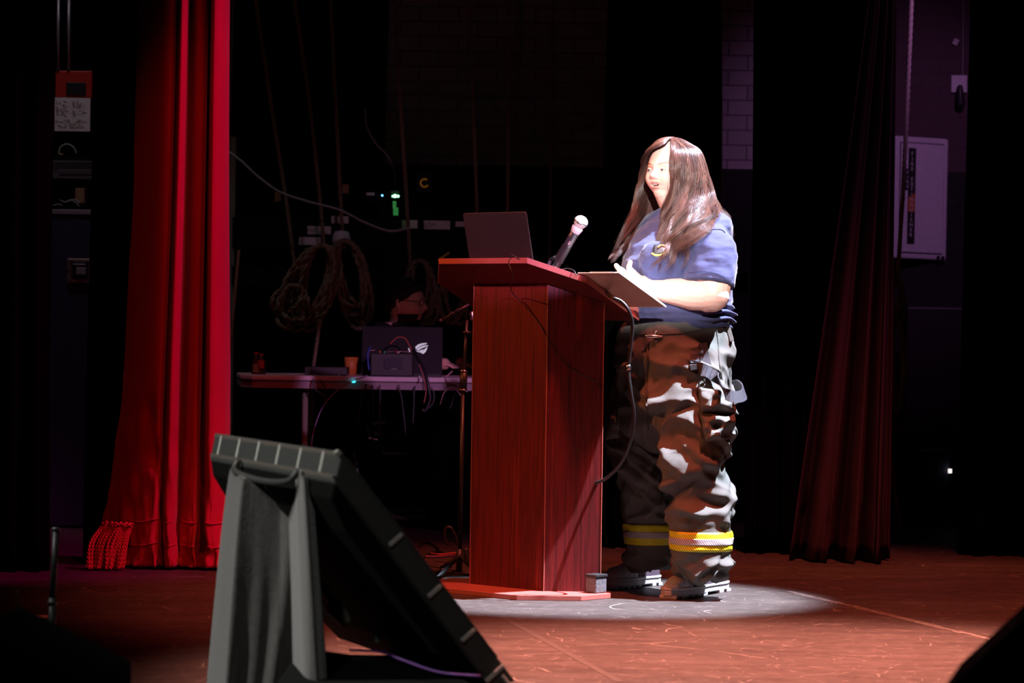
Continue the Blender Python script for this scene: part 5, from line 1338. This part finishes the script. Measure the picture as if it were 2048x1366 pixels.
rope([(508, -20, YR), (541, 200, YR), (575, 420, YR), (604, 655, YR)], .011, 'slanting rope nearest the red curtain, first of the row')
rope([(586, -20, YR), (618, 200, YR), (640, 400, YR), (648, 490, YR)], .011, 'rope ending in the tan coil, second from the red curtain')
rope([(660, -20, YR), (672, 220, YR), (681, 400, YR), (688, 500, YR)], .011, 'third rope from the red curtain, ending above the dark coil')
rope([(787, -20, YR), (800, 200, YR), (812, 380, YR), (822, 560, YR)], .011, 'rope passing just right of the green light')
rope([(936, -20, YR), (946, 200, YR), (955, 440, YR), (958, 520, YR)], .010, 'rope passing behind the left edge of the lectern laptop')
rope([(1018, -20, YR), (1017, 200, YR), (1015, 435, YR), (1014, 520, YR)], .010, 'rope passing behind the middle of the lectern laptop')
rope([(1107, -20, YR), (1104, 200, YR), (1101, 400, YR), (1098, 560, YR)], .009, 'faint rope passing left of the microphone head')
rope([(1440, -20, YR), (1441, 200, YR), (1441, 400, YR), (1440, 560, YR), (1448, 720, YR)], .010, 'rope against the brick strip right of the speaker\'s head', m=M['rope_pale'])
rope([(1824, -20, YR), (1815, 200, YR), (1805, 400, YR), (1794, 572, YR)], .012, 'rope hanging across the fire extinguisher cabinet', m=M['rope_pale'])
# coils
rc = random.Random(8)
def coil(cx, cy, w_, h_, n, YC, label, r=.011, lean=0, m_=None):
    t_ = thing('rope_coil', label, 'rope', W(cx, cy + h_, YC))
    for k in range(n):
        a0 = rc.uniform(-.1, .1); ww = w_ * rc.uniform(.55, 1.05); h2 = h_ * rc.uniform(.75, 1.05); ox = rc.uniform(-.35, .35) * w_
        pts_ = []
        for q in range(13):
            a_ = q / 12 * 2 * pi; x = cx + ox * (.5 - .5 * cos(a_ + pi)) * 0 + ww * .5 * sin(a_) + ox * (1 - cos(a_)) * .5; y = cy + h2 * (1 - cos(a_)) * .5
            pts_.append((x - lean * (1 - cos(a_)) * .5 * h2 + a0 * 20, y, YC + rc.uniform(-.05, .05)))
        P1_ = spline([W(*p) for p in pts_], 110); mb = MB(); L_ = sum((P1_[i + 1] - P1_[i]).length for i in range(109)); ds = L_ / 110
        for ph in (0, pi):
            qq = []
            for i, p in enumerate(P1_):
                t = (P1_[min(i + 1, 109)] - P1_[max(i - 1, 0)]).normalized(); a_ = Vector((0, 1, 0)); a_ = (a_ - t * a_.dot(t)).normalized(); b_ = t.cross(a_)
                an = i * ds / (r * 8) * 2 * pi + ph; qq.append(p + (a_ * cos(an) + b_ * sin(an)) * r * .5)
            mb.tube(qq, r * .62, 5)
        mb.build('loop', m_ or M['rope'], t_, smooth=True)
    return t_
coil(645, 490, 95, 165, 14, 14.0, 'big tan rope coil hanging on the pin rail behind the table', lean=.28)
coil(585, 570, 60, 70, 3, 13.95, 'loose tan rope loops trailing left of the big coil', lean=.2)
coil(690, 480, 70, 170, 8, 14.05, 'dark rope coil hanging on the rail right of the big tan coil', lean=-.15)
coil(838, 520, 70, 130, 6, 14.1, 'rope coil hanging behind the seated man\'s head', lean=0)
coil(905, 560, 60, 90, 5, 14.15, 'rope coil hanging left of the lectern front', lean=0)
coil(1448, 560, 26, 120, 4, 14.1, 'rope coil hanging behind the speaker\'s back', lean=0)
coil(1792, 548, 24, 100, 3, 14.15, 'rope knot hanging below the fire extinguisher cabinet', lean=0, r=.010, m_=M['rope_pale'])
coil(1792, 640, 26, 185, 4, 14.15, 'long rope loops below the knot at right', lean=0, r=.010, m_=M['rope_pale'])
rope([(640, 640, 13.6), (618, 800, 13.9), (612, 900, 13.9)], .010, 'rope end hanging below the folding table', group='rope ends')

# pin rail with labels and tied rope clamps -----------------------------------------
mb = MB(); mb.box(((X(462, 14.4) + X(1200, 14.4)) / 2, 14.42, W(800, 470, 14.4).z), (X(1200, 14.4) - X(462, 14.4), .06, .16))
rail = tag(mb.build('pin_rail', M['blackmatte'], bevel=.004), 'long black pin rail behind the folding table', 'rail')
for i, (x0, y0, x1, y1, lab) in enumerate([(804, 440, 835, 457, 'pale tape label on the pin rail just right of the green light'), (848, 441, 900, 459, 'wide pale tape label with handwriting on the pin rail'), (911, 443, 946, 454, 'rounded pale tape label beside the lectern laptop'), (615, 452, 662, 469, 'dim tape label above the big rope coil'), (598, 474, 641, 490, 'lower dim tape label above the big rope coil'), (663, 432, 697, 447, 'dim tape label left of the white lamp shade'), (733, 385, 749, 391, 'tiny tape label left of the blue light')]):
    a, b = W(x0, y0, 14.36), W(x1, y1, 14.36); mb = MB(); mb.box((a + b) / 2, (b.x - a.x, .004, a.z - b.z)); o = tag(mb.build('tape_label', M['tape']), lab, 'label', 'tape labels on the pin rail')
    if i == 1:
        mb = MB(); mb.tube(spline([W(852, 446, 14.355), W(849, 449, 14.355), W(850, 454, 14.355), W(854, 454, 14.355), W(855, 447, 14.355), W(860, 446, 14.355), W(862, 452, 14.355), W(868, 447, 14.355), W(872, 452, 14.355)], 40), .0015, 5); mb.build('handwriting', M['black'], o)
# status lights
a, b = W(722, 380, 14.37), W(815, 404, 14.37); mb = MB(); mb.box(((a.x + b.x) / 2, 14.40, (a.z + b.z) / 2), (b.x - a.x, .06, a.z - b.z)); mb.box(((a.x + b.x) / 2, 14.44, 1.5), (.05, .03, .4)); tag(mb.build('signal_board', M['blackmatte']), 'black panel carrying the blue and green lights above the table', 'panel')
mb = MB(); mb.box(((X(462, 14.4) + X(1495, 14.4)) / 2, 14.42, W(800, 556, 14.4).z), (X(1495, 14.4) - X(462, 14.4), .06, .10)); mb.build('lower_rail', M['blackmatte'], rail)
t_ = thing('cue_light', 'glowing green light with hanging tag above the table', 'light', W(791, 430, 14.3))
mb = MB(); mb.sphere(W(790, 392, 14.3), .009, 8); mb.sphere(W(785.5, 392.5, 14.3), .005, 8); mb.sphere(W(796.5, 392.5, 14.3), .006, 8); mb.build('lamp', M['led_green'], t_, smooth=True)
mb = MB(); mb.box(W(790, 389, 14.325), (.045, .03, .045)); mb.build('housing', M['black'], t_, bevel=.004)
mb = MB(); mb.box(W(791.5, 423, 14.3), (.026, .004, .040)); mb.box(W(789, 409, 14.3), (.018, .004, .034)); mb.build('hanging_tag', mat('tag_green_glow', (.5, .55, .5), .6, emit=(.0, .55, .08), es=.22), t_)  # green spill of the lamp on the tag, put in as faint emission
mb = MB(); mb.sphere(W(764.5, 391, 14.3), .0045, 8); tag(mb.build('indicator_light', M['led_blue'], smooth=True), 'tiny bright blue light left of the green light', 'light')
# orange ring switch box
t_ = thing('switch_box', 'black box with an orange ring on the wall above the table', 'switch', W(850, 385, 15.5))
mb = MB(); mb.box(W(850, 367, 15.85), (.09, .21, .11)); mb.build('housing', M['black'], t_, bevel=.004)
mb = MB(); mb.tube([W(849, 366, 15.73) + Vector((.022 * cos(a_), 0, .022 * sin(a_))) for a_ in [radians(50 + 280 * k / 20) for k in range(21)]], .0035, 6); mb.build('ring', mat('orange_ring', (.7, .30, .05), .5, emit=(1, .35, .05), es=.10), t_, smooth=True)
# lamp shade on the rail
t_ = thing('lamp', 'small off-white bell lamp shade on the pin rail', 'lamp', W(683, 480, 14.1))
mb = MB(); mb.lathe([(.052, -.035), (.045, .0), (.036, .028), (.010, .032)], W(683, 474, 14.2), 24); mb.build('shade', M['cab'], t_, smooth=True)
mb = MB(); mb.capsule(W(683, 484, 14.2), W(680, 498, 14.2), .012, .010, 10); mb.build('bulb', M['card'], t_, smooth=True)
mb = MB(); mb.capsule(W(877, 520, 14.0), W(897, 506, 14.0), .006, .006, 8); tag(mb.build('marker', M['yellow'], smooth=True), 'yellow rod poking up behind the lectern\'s left corner', 'rod')
for q, lab in (((691, 378), 'small tan cleat behind the third rope'), ((556, 394), 'small tan cleat behind the first rope')):
    mb = MB(); mb.box(W(*q, 14.35), (.035, .04, .05)); tag(mb.build('cleat', M['card'], bevel=.006), lab, 'cleat')

# conduits and thin wires on the back wall ------------------------------------------
YW = 15.935
def conduit(pts, r, label, m='steel', grp=None, Y=YW, name='conduit', cat='pipe'):
    mb = MB(); mb.tube(spline([W(a, b, Y) for a, b in pts], 60), r, 8); return tag(mb.build(name, M[m], smooth=True), label, cat, grp)
conduit([(757, 186), (820, 190), (900, 194), (950, 198), (985, 201), (1008, 196), (1026, 178), (1037, 155), (1042, 120), (1043, 60), (1043, -20)], .009, 'metal conduit bending upward on the brick wall above the lectern')
conduit([(757, 212), (790, 212), (812, 216), (835, 236), (848, 265), (848, 300), (843, 338)], .006, 'thin conduit curving down to the orange ring switch', 'wire')
conduit([(697, -20), (694, 180), (692, 300), (689, 360)], .011, 'vertical pipe behind the third rope', 'steel')
conduit([(712, -20), (706, 30), (705, 150), (703, 270), (712, 320), (728, 365)], .005, 'thin cord running down beside the vertical pipe', 'wire')
conduit([(733, -20), (732, 80), (731, 172)], .005, 'short thin rod hanging left of the conduit', 'wire')
conduit([(730, 218), (733, 250), (750, 285), (775, 312), (787, 340), (791, 372)], .005, 'thin wire curving down to the green light', 'wire', Y=14.6)
conduit([(757, -20), (758, 70)], .004, 'short thin cord high on the wall', 'wire')
conduit([(452, -20), (448, 150), (445, 300)], .010, 'vertical steel pipe just right of the red curtain', 'steel', Y=14.8)
conduit([(466, -20), (461, 150), (459, 300)], .008, 'second steel pipe right of the red curtain', 'steel', Y=14.8)
mb = MB(); mb.tube(spline([W(a, b, 14.0) for a, b in [(438, 300), (455, 303), (480, 320), (515, 352), (560, 384), (620, 404), (680, 420), (730, 445), (780, 462), (820, 455)]], 90), .006, 8)
tag(mb.build('cable', mat('pale_cable', (.32, .36, .36), .5), smooth=True), 'pale grey cable sagging from the grey post across the ropes', 'cable')
mb = MB(); mb.box((W(455, 470, 14.4).x, 14.45, .97), (.072, .06, 1.95)); tag(mb.build('post', M['greypaint'], bevel=.004), 'grey-green wooden post right of the red curtain', 'post')
mb = MB(); mb.box(W(475, 446, 14.5), (.034, .01, .105)); tag(mb.build('tape_label', M['tape']), 'small pale vertical label right of the grey-green post', 'label')
mb = MB(); q_ = W(478, 500, 14.3); mb.tube([q_, Vector((q_.x - .10, 14.25, .003))], .008, 8); tag(mb.build('pole', mat('brown_pole', (.25, .09, .06), .7), smooth=True), 'thin brown pole leaning right of the grey-green post', 'pole')

# left wing slot ------------------------------------------------------------------
YL = 13.6
wl_ = tag(MB().box((X(140, 14.9), 14.9, 1.6), (1.3, .06, 3.2)).build('flat', M['blackmatte']), 'black scenery flat behind the shelf gear at far left', 'flat')
for px_, lab in ((116, 'left of two vertical pipes above the red box'), (137, 'right of two vertical pipes above the red box')):
    mb = MB(); mb.tube([W(px_ + 1, -20, YL), W(px_, 142, YL)], .008, 10); tag(mb.build('conduit', M['steel'], smooth=True), lab, 'pipe', 'pipes above the red box')
fb = thing('fire_box', 'red wall box with small dark window at far left', 'box', W(146, 195, YL))
a, b = W(111, 141, YL), W(183, 196, YL)
mb = MB(); mb.box((a + b) / 2 + Vector((0, .05, 0)), (b.x - a.x, .1, a.z - b.z)); mb.build('housing', M['red'], fb, bevel=.004)
a2, b2 = W(133, 165, YL), W(172, 191, YL); mb = MB(); mb.box((a2 + b2) / 2 - Vector((0, .004, 0)), (b2.x - a2.x, .01, a2.z - b2.z)); mb.build('window', M['black'], fb, bevel=.002)
a, b = W(110, 195, YL - .01), W(180, 263, YL - .01)
pp = thing('notice', 'white printed notice hanging below the red box at far left', 'notice', W(145, 263, YL - .01))
mb = MB(); mb.box((a + b) / 2, (b.x - a.x, .006, a.z - b.z)); mb.build('sheet', M['white'], pp)
mb = MB(); rr_ = random.Random(4)
for k in range(15):
    y = 203 + k * 3.7
    if 236 < y < 240: continue
    for c0, c1 in ((113, 138), (147, 174)) if y < 238 else ((113, 172),):
        x = c0 + rr_.uniform(0, 2)
        while x < c1 - 4:
            w_ = rr_.uniform(2, 8); p = W(x, y, YL - .015)
            if rr_.random() < .8: mb.box(p, (w_ / 412, .001, .0022))
            x += w_ + 2
mb.build('print', mat('print_grey', (.30, .28, .28), .8), pp)
sh_ = thing('shelf', 'dark shelf of gear with stacked electronics at far left', 'shelf', (X(140, 13.6), 13.6, 0))
for py_ in (312, 412): mb = MB(); q = W(140, py_, 13.6); mb.box((q.x, 13.7, q.z - .02), (.40, .42, .02)); mb.build('board', M['blackmatte'], sh_)
for px_ in (46, 256): mb = MB(); q = W(px_, 300, 13.6); mb.box((q.x, 13.7, .95), (.03, .42, 1.9)); mb.build('upright', M['blackmatte'], sh_)
amp = thing('amplifier', 'ribbed grey amplifier on the upper shelf at far left', 'amplifier', W(140, 358, 13.5))
a, b = W(100, 321, 13.48), W(186, 358, 13.48); mb = MB(); mb.box((a + b) / 2 + Vector((0, .15, 0)), (b.x - a.x, .3, a.z - b.z)); mb.build('body', mat('amp_grey', (.10, .09, .10), .5), amp, bevel=.003)
for k in range(26): mb = MB(); p = W(103 + k * 3.2, 331, 13.475); mb.box(p, (.003, .006, .034)); mb.build('fin', M['black'], amp)
mb = MB(); mb.tube([W(118, 341, 13.47), W(186, 341, 13.47)], .002, 6); mb.build('trim_strip', M['steel'], amp)
cable('cable', [W(118, 310, 13.5), W(119, 298, 13.5), W(127, 290, 13.5), W(138, 289, 13.5), W(148, 296, 13.5), W(153, 308, 13.5)], .004, mat('pale_green_cable', (.3, .4, .3), .5), 'pale looped cable on top of the ribbed amplifier', 40)
mb = MB(); mb.sphere(W(122, 309, 13.5), (.012, .008, .006), 8); tag(mb.build('connector', M['card'], smooth=True), 'small tan plug lying on the ribbed amplifier', 'plug')
rcse = thing('road_case', 'dark blue road case with metal edge and recessed latch at far left', 'case', (X(140, 13.3), 13.3, 0))
a, b = W(60, 430, 13.3), W(235, 800, 13.3)
mb = MB(); mb.box(((a.x + b.x) / 2, 13.5, (a.z + .01) / 2), (b.x - a.x, .4, a.z - .01)); mb.build('body', M['bluecase'], rcse, bevel=.004)
a2, b2 = W(60, 418, 13.29), W(235, 430, 13.29); mb = MB(); mb.box(((a2.x + b2.x) / 2, 13.5, (a2.z + b2.z) / 2), (b2.x - a2.x, .42, a2.z - b2.z)); mb.build('metal_edge', M['alu'], rcse, bevel=.002)
mb = MB(); mb.box(W(158, 541, 13.285), (.115, .012, .115)); lt_ = mb.build('latch_plate', mat('pink_alu', (.62, .42, .42), .35, .8), rcse, bevel=.008)
mb = MB(); mb.box(W(160, 540, 13.278), (.082, .006, .080)); mb.build('recess', M['black'], lt_, bevel=.004)
mb = MB(); mb.box(W(162, 542, 13.272), (.045, .008, .035)); mb.box(W(158, 529, 13.272), (.06, .008, .008)); mb.build('latch', M['alu'], lt_, bevel=.002)
for k in range(5): mb = MB(); mb.sphere(W((141, 141, 160, 176, 137)[k], (522, 560, 562, 522, 541)[k], 13.278), .004, 6); mb.build('rivet', M['black'], lt_)
for k, (pts_, lab) in enumerate([([(106, 411), (116, 408), (124, 411)], 'left pale cable end on the road case'), ([(120, 400), (130, 404), (142, 401), (152, 405), (158, 412)], 'curling pale cable on top of the road case'), ([(128, 405), (140, 400), (150, 399), (160, 407)], 'second pale cable crossing over the road case')]):
    cable('cable', [W(a, b, 13.35) for a, b in pts_], .003, M['wire'], lab, 24, group='pale cables on the road case')
mb = MB(); mb.box(W(161, 391, 13.45), (.044, .05, .07)); tag(mb.build('box', M['card'], bevel=.003), 'small brown cardboard box on the road case', 'box')

# right wing ------------------------------------------------------------------------
YF = 15.945
fc = thing('fire_extinguisher_cabinet', 'white metal fire extinguisher cabinet on the right back wall', 'cabinet', W(1842, 520, YF))
A_, B_, C_, D_ = W(1791, 271, YF - .12), W(1898, 278, YF), W(1893, 523, YF), W(1786, 516, YF - .12)
ex = (B_ - A_).normalized(); ez = (A_ - D_).normalized(); ey = ex.cross(ez).normalized(); ey = ey if ey.y > 0 else -ey; wC, hC = (B_ - A_).length, (A_ - D_).length
def CP(x, z, d=0): return D_ + ex * (x * wC) + ez * (z * hC) - ey * d
mb = MB(); mb.prism([CP(0, 0), CP(1, 0), CP(1, 1), CP(0, 1)], ey * .12); mb.build('housing', M['cab'], fc, bevel=.012)
mb = MB(); mb.prism([CP(.10, .055, .001), CP(.90, .055, .001), CP(.90, .945, .001), CP(.10, .945, .001)], -ey * .008); dr = mb.build('door', M['cab'], fc, bevel=.001)
mb = MB()
for q in (([.095, .05], [.905, .05]), ([.905, .05], [.905, .95]), ([.905, .95], [.095, .95]), ([.095, .95], [.095, .05])): mb.tube([CP(*q[0], .002), CP(*q[1], .002)], .0025, 5)
mb.build('door_gap', M['black'], fc)
mb = MB(); mb.prism([CP(.235, .12, .0095), CP(.375, .12, .0095), CP(.375, .905, .0095), CP(.235, .905, .0095)], -ey * .001); lb1 = mb.build('sign', M['black'], dr)
def vtext(s_, xc, z0, dz, size, m, par, d):
    mb = MB()
    for k, chh in enumerate(s_):
        if chh != ' ': text_mesh(mb, chh, CP(xc, z0 - k * dz, d), ex, ez, size, .0006, 'CENTER')
    mb.build('lettering', m, par)
vtext('FIRE EXTINGUISHER', .305, .845, .0415, .030, M['white'], lb1, .0112)
mb = MB(); mb.prism([CP(.24, .385, .0108), CP(.372, .385, .0108), CP(.372, .54, .0108), CP(.24, .50, .0108)], -ey * .0006); mb.build('orange_patch', M['orange'], lb1)
mb = MB(); mb.prism([CP(.18, .56, .011), CP(.262, .56, .011), CP(.262, .735, .011), CP(.18, .735, .011)], -ey * .001); lb2 = mb.build('sign', M['black'], dr)
vtext('FIRE', .222, .692, .0385, .026, M['white'], lb2, .0128)
mb = MB(); mb.sphere(CP(.165, .49, .014), .007, 8); mb.build('lock', M['metal'], dr, smooth=True)
for q in (.80, .885): mb = MB(); mb.prism([CP(q, -.01, .01), CP(q + .05, -.01, .01), CP(q + .05, .035, .01), CP(q, .035, .01)], -ey * .006); mb.build('hinge_tab', M['black'], fc)
# outlet with cord
ot = thing('outlet', 'pale outlet plate with a black plug and cord at upper right', 'outlet', W(1918, 188, 15.9))
mb = MB(); mb.box(W(1918, 168, 15.94), (.090, .02, .098)); mb.build('plate', M['cab'], ot, bevel=.003)
mb = MB(); mb.capsule(W(1920, 176, 15.90), W(1921, 208, 15.90), .018, .026, 12); mb.build('plug', M['black'], ot, smooth=True)
mb = MB(); mb.tube(spline([W(1926, -20, 15.94), W(1926, 70, 15.94), W(1925, 150, 15.94)], 20), .003, 6); mb.build('cord', M['wire'], ot)
mb = MB(); mb.box(W(1911, 84, 15.94), (.028, .02, .035), Matrix.Rotation(.5, 3, 'Y')); tag(mb.build('tag', M['tape']), 'small pale tag hanging beside the outlet cord', 'tag')
# broom handle, bins and pipes low at right
mb = MB(); mb.tube([W(1774, 860, 13.4), W(1803, 1064, 13.2)], .010, 10); tag(mb.build('pole', mat('red_pole', (.35, .06, .09), .5), smooth=True), 'dark red pole leaning against the plum curtain at right', 'pole')
for (x0, x1, y0, lab, m_) in ((1834, 1896, 905, 'dark blue bin standing by the wall at right', (.03, .035, .07)), (1775, 1826, 860, 'black bin half hidden behind the leaning red pole', (.012, .010, .012))):
    t_ = thing('bin', lab, 'bin', (X((x0 + x1) / 2, 14.6), 14.6, 0)); zt_ = W(x0, y0, 14.6).z; w_ = (x1 - x0) / FPX * 14.6
    mb = MB(); cx_ = X((x0 + x1) / 2, 14.6)
    def rg(z, k): return [Vector((cx_ + a_ * w_ / 2 * k, 14.6 + b_ * .16 * k, z)) for a_, b_ in ((-1, -1), (1, -1), (1, 1), (-1, 1))]
    mb.loft([rg(.002, .82), rg(zt_ - .01, 1.0)]); mb.build('body', mat('bin_' + lab[:4], m_, .45), t_, bevel=.01)
    mb = MB(); mb.loft([rg(zt_ - .012, 1.06), rg(zt_ + .008, 1.06), rg(zt_ + .02, .9)]); mb.build('lid', mat('lid_' + lab[:4], tuple(q * 2 for q in m_), .35), t_, bevel=.004)
for (x0, x1, y_, lab) in ((1838, 1888, 855, 'pale rolled sheet lying on the bins at right'), (1776, 1830, 857, 'dim roll lying above the black bin at right')):
    mb = MB(); mb.tube([W(x0, y_, 14.45), W(x1, y_, 14.45)], .022, 14); tag(mb.build('roll', mat('roll_' + str(x0), (.12, .10, .13), .4), smooth=True), lab, 'roll')
mb = MB(); mb.box(W(1900, 942, 14.42), (.018, .012, .022)); tag(mb.build('reflector', M['glint_white']), 'tiny bright clip beside the dark blue bin', 'clip')  # the clip's bright glint is put in as emission, it is no lamp
zz_ = W(1870, 615, 15.5).z; mb = MB(); mb.box((X(1870, 15.5), 15.5, zz_ / 2 + .001), (.36, .3, zz_)); tag(mb.build('cabinet', mat('dark_locker', (.02, .012, .02), .5), bevel=.01), 'dark locker against the wall below the fire extinguisher cabinet', 'cabinet')
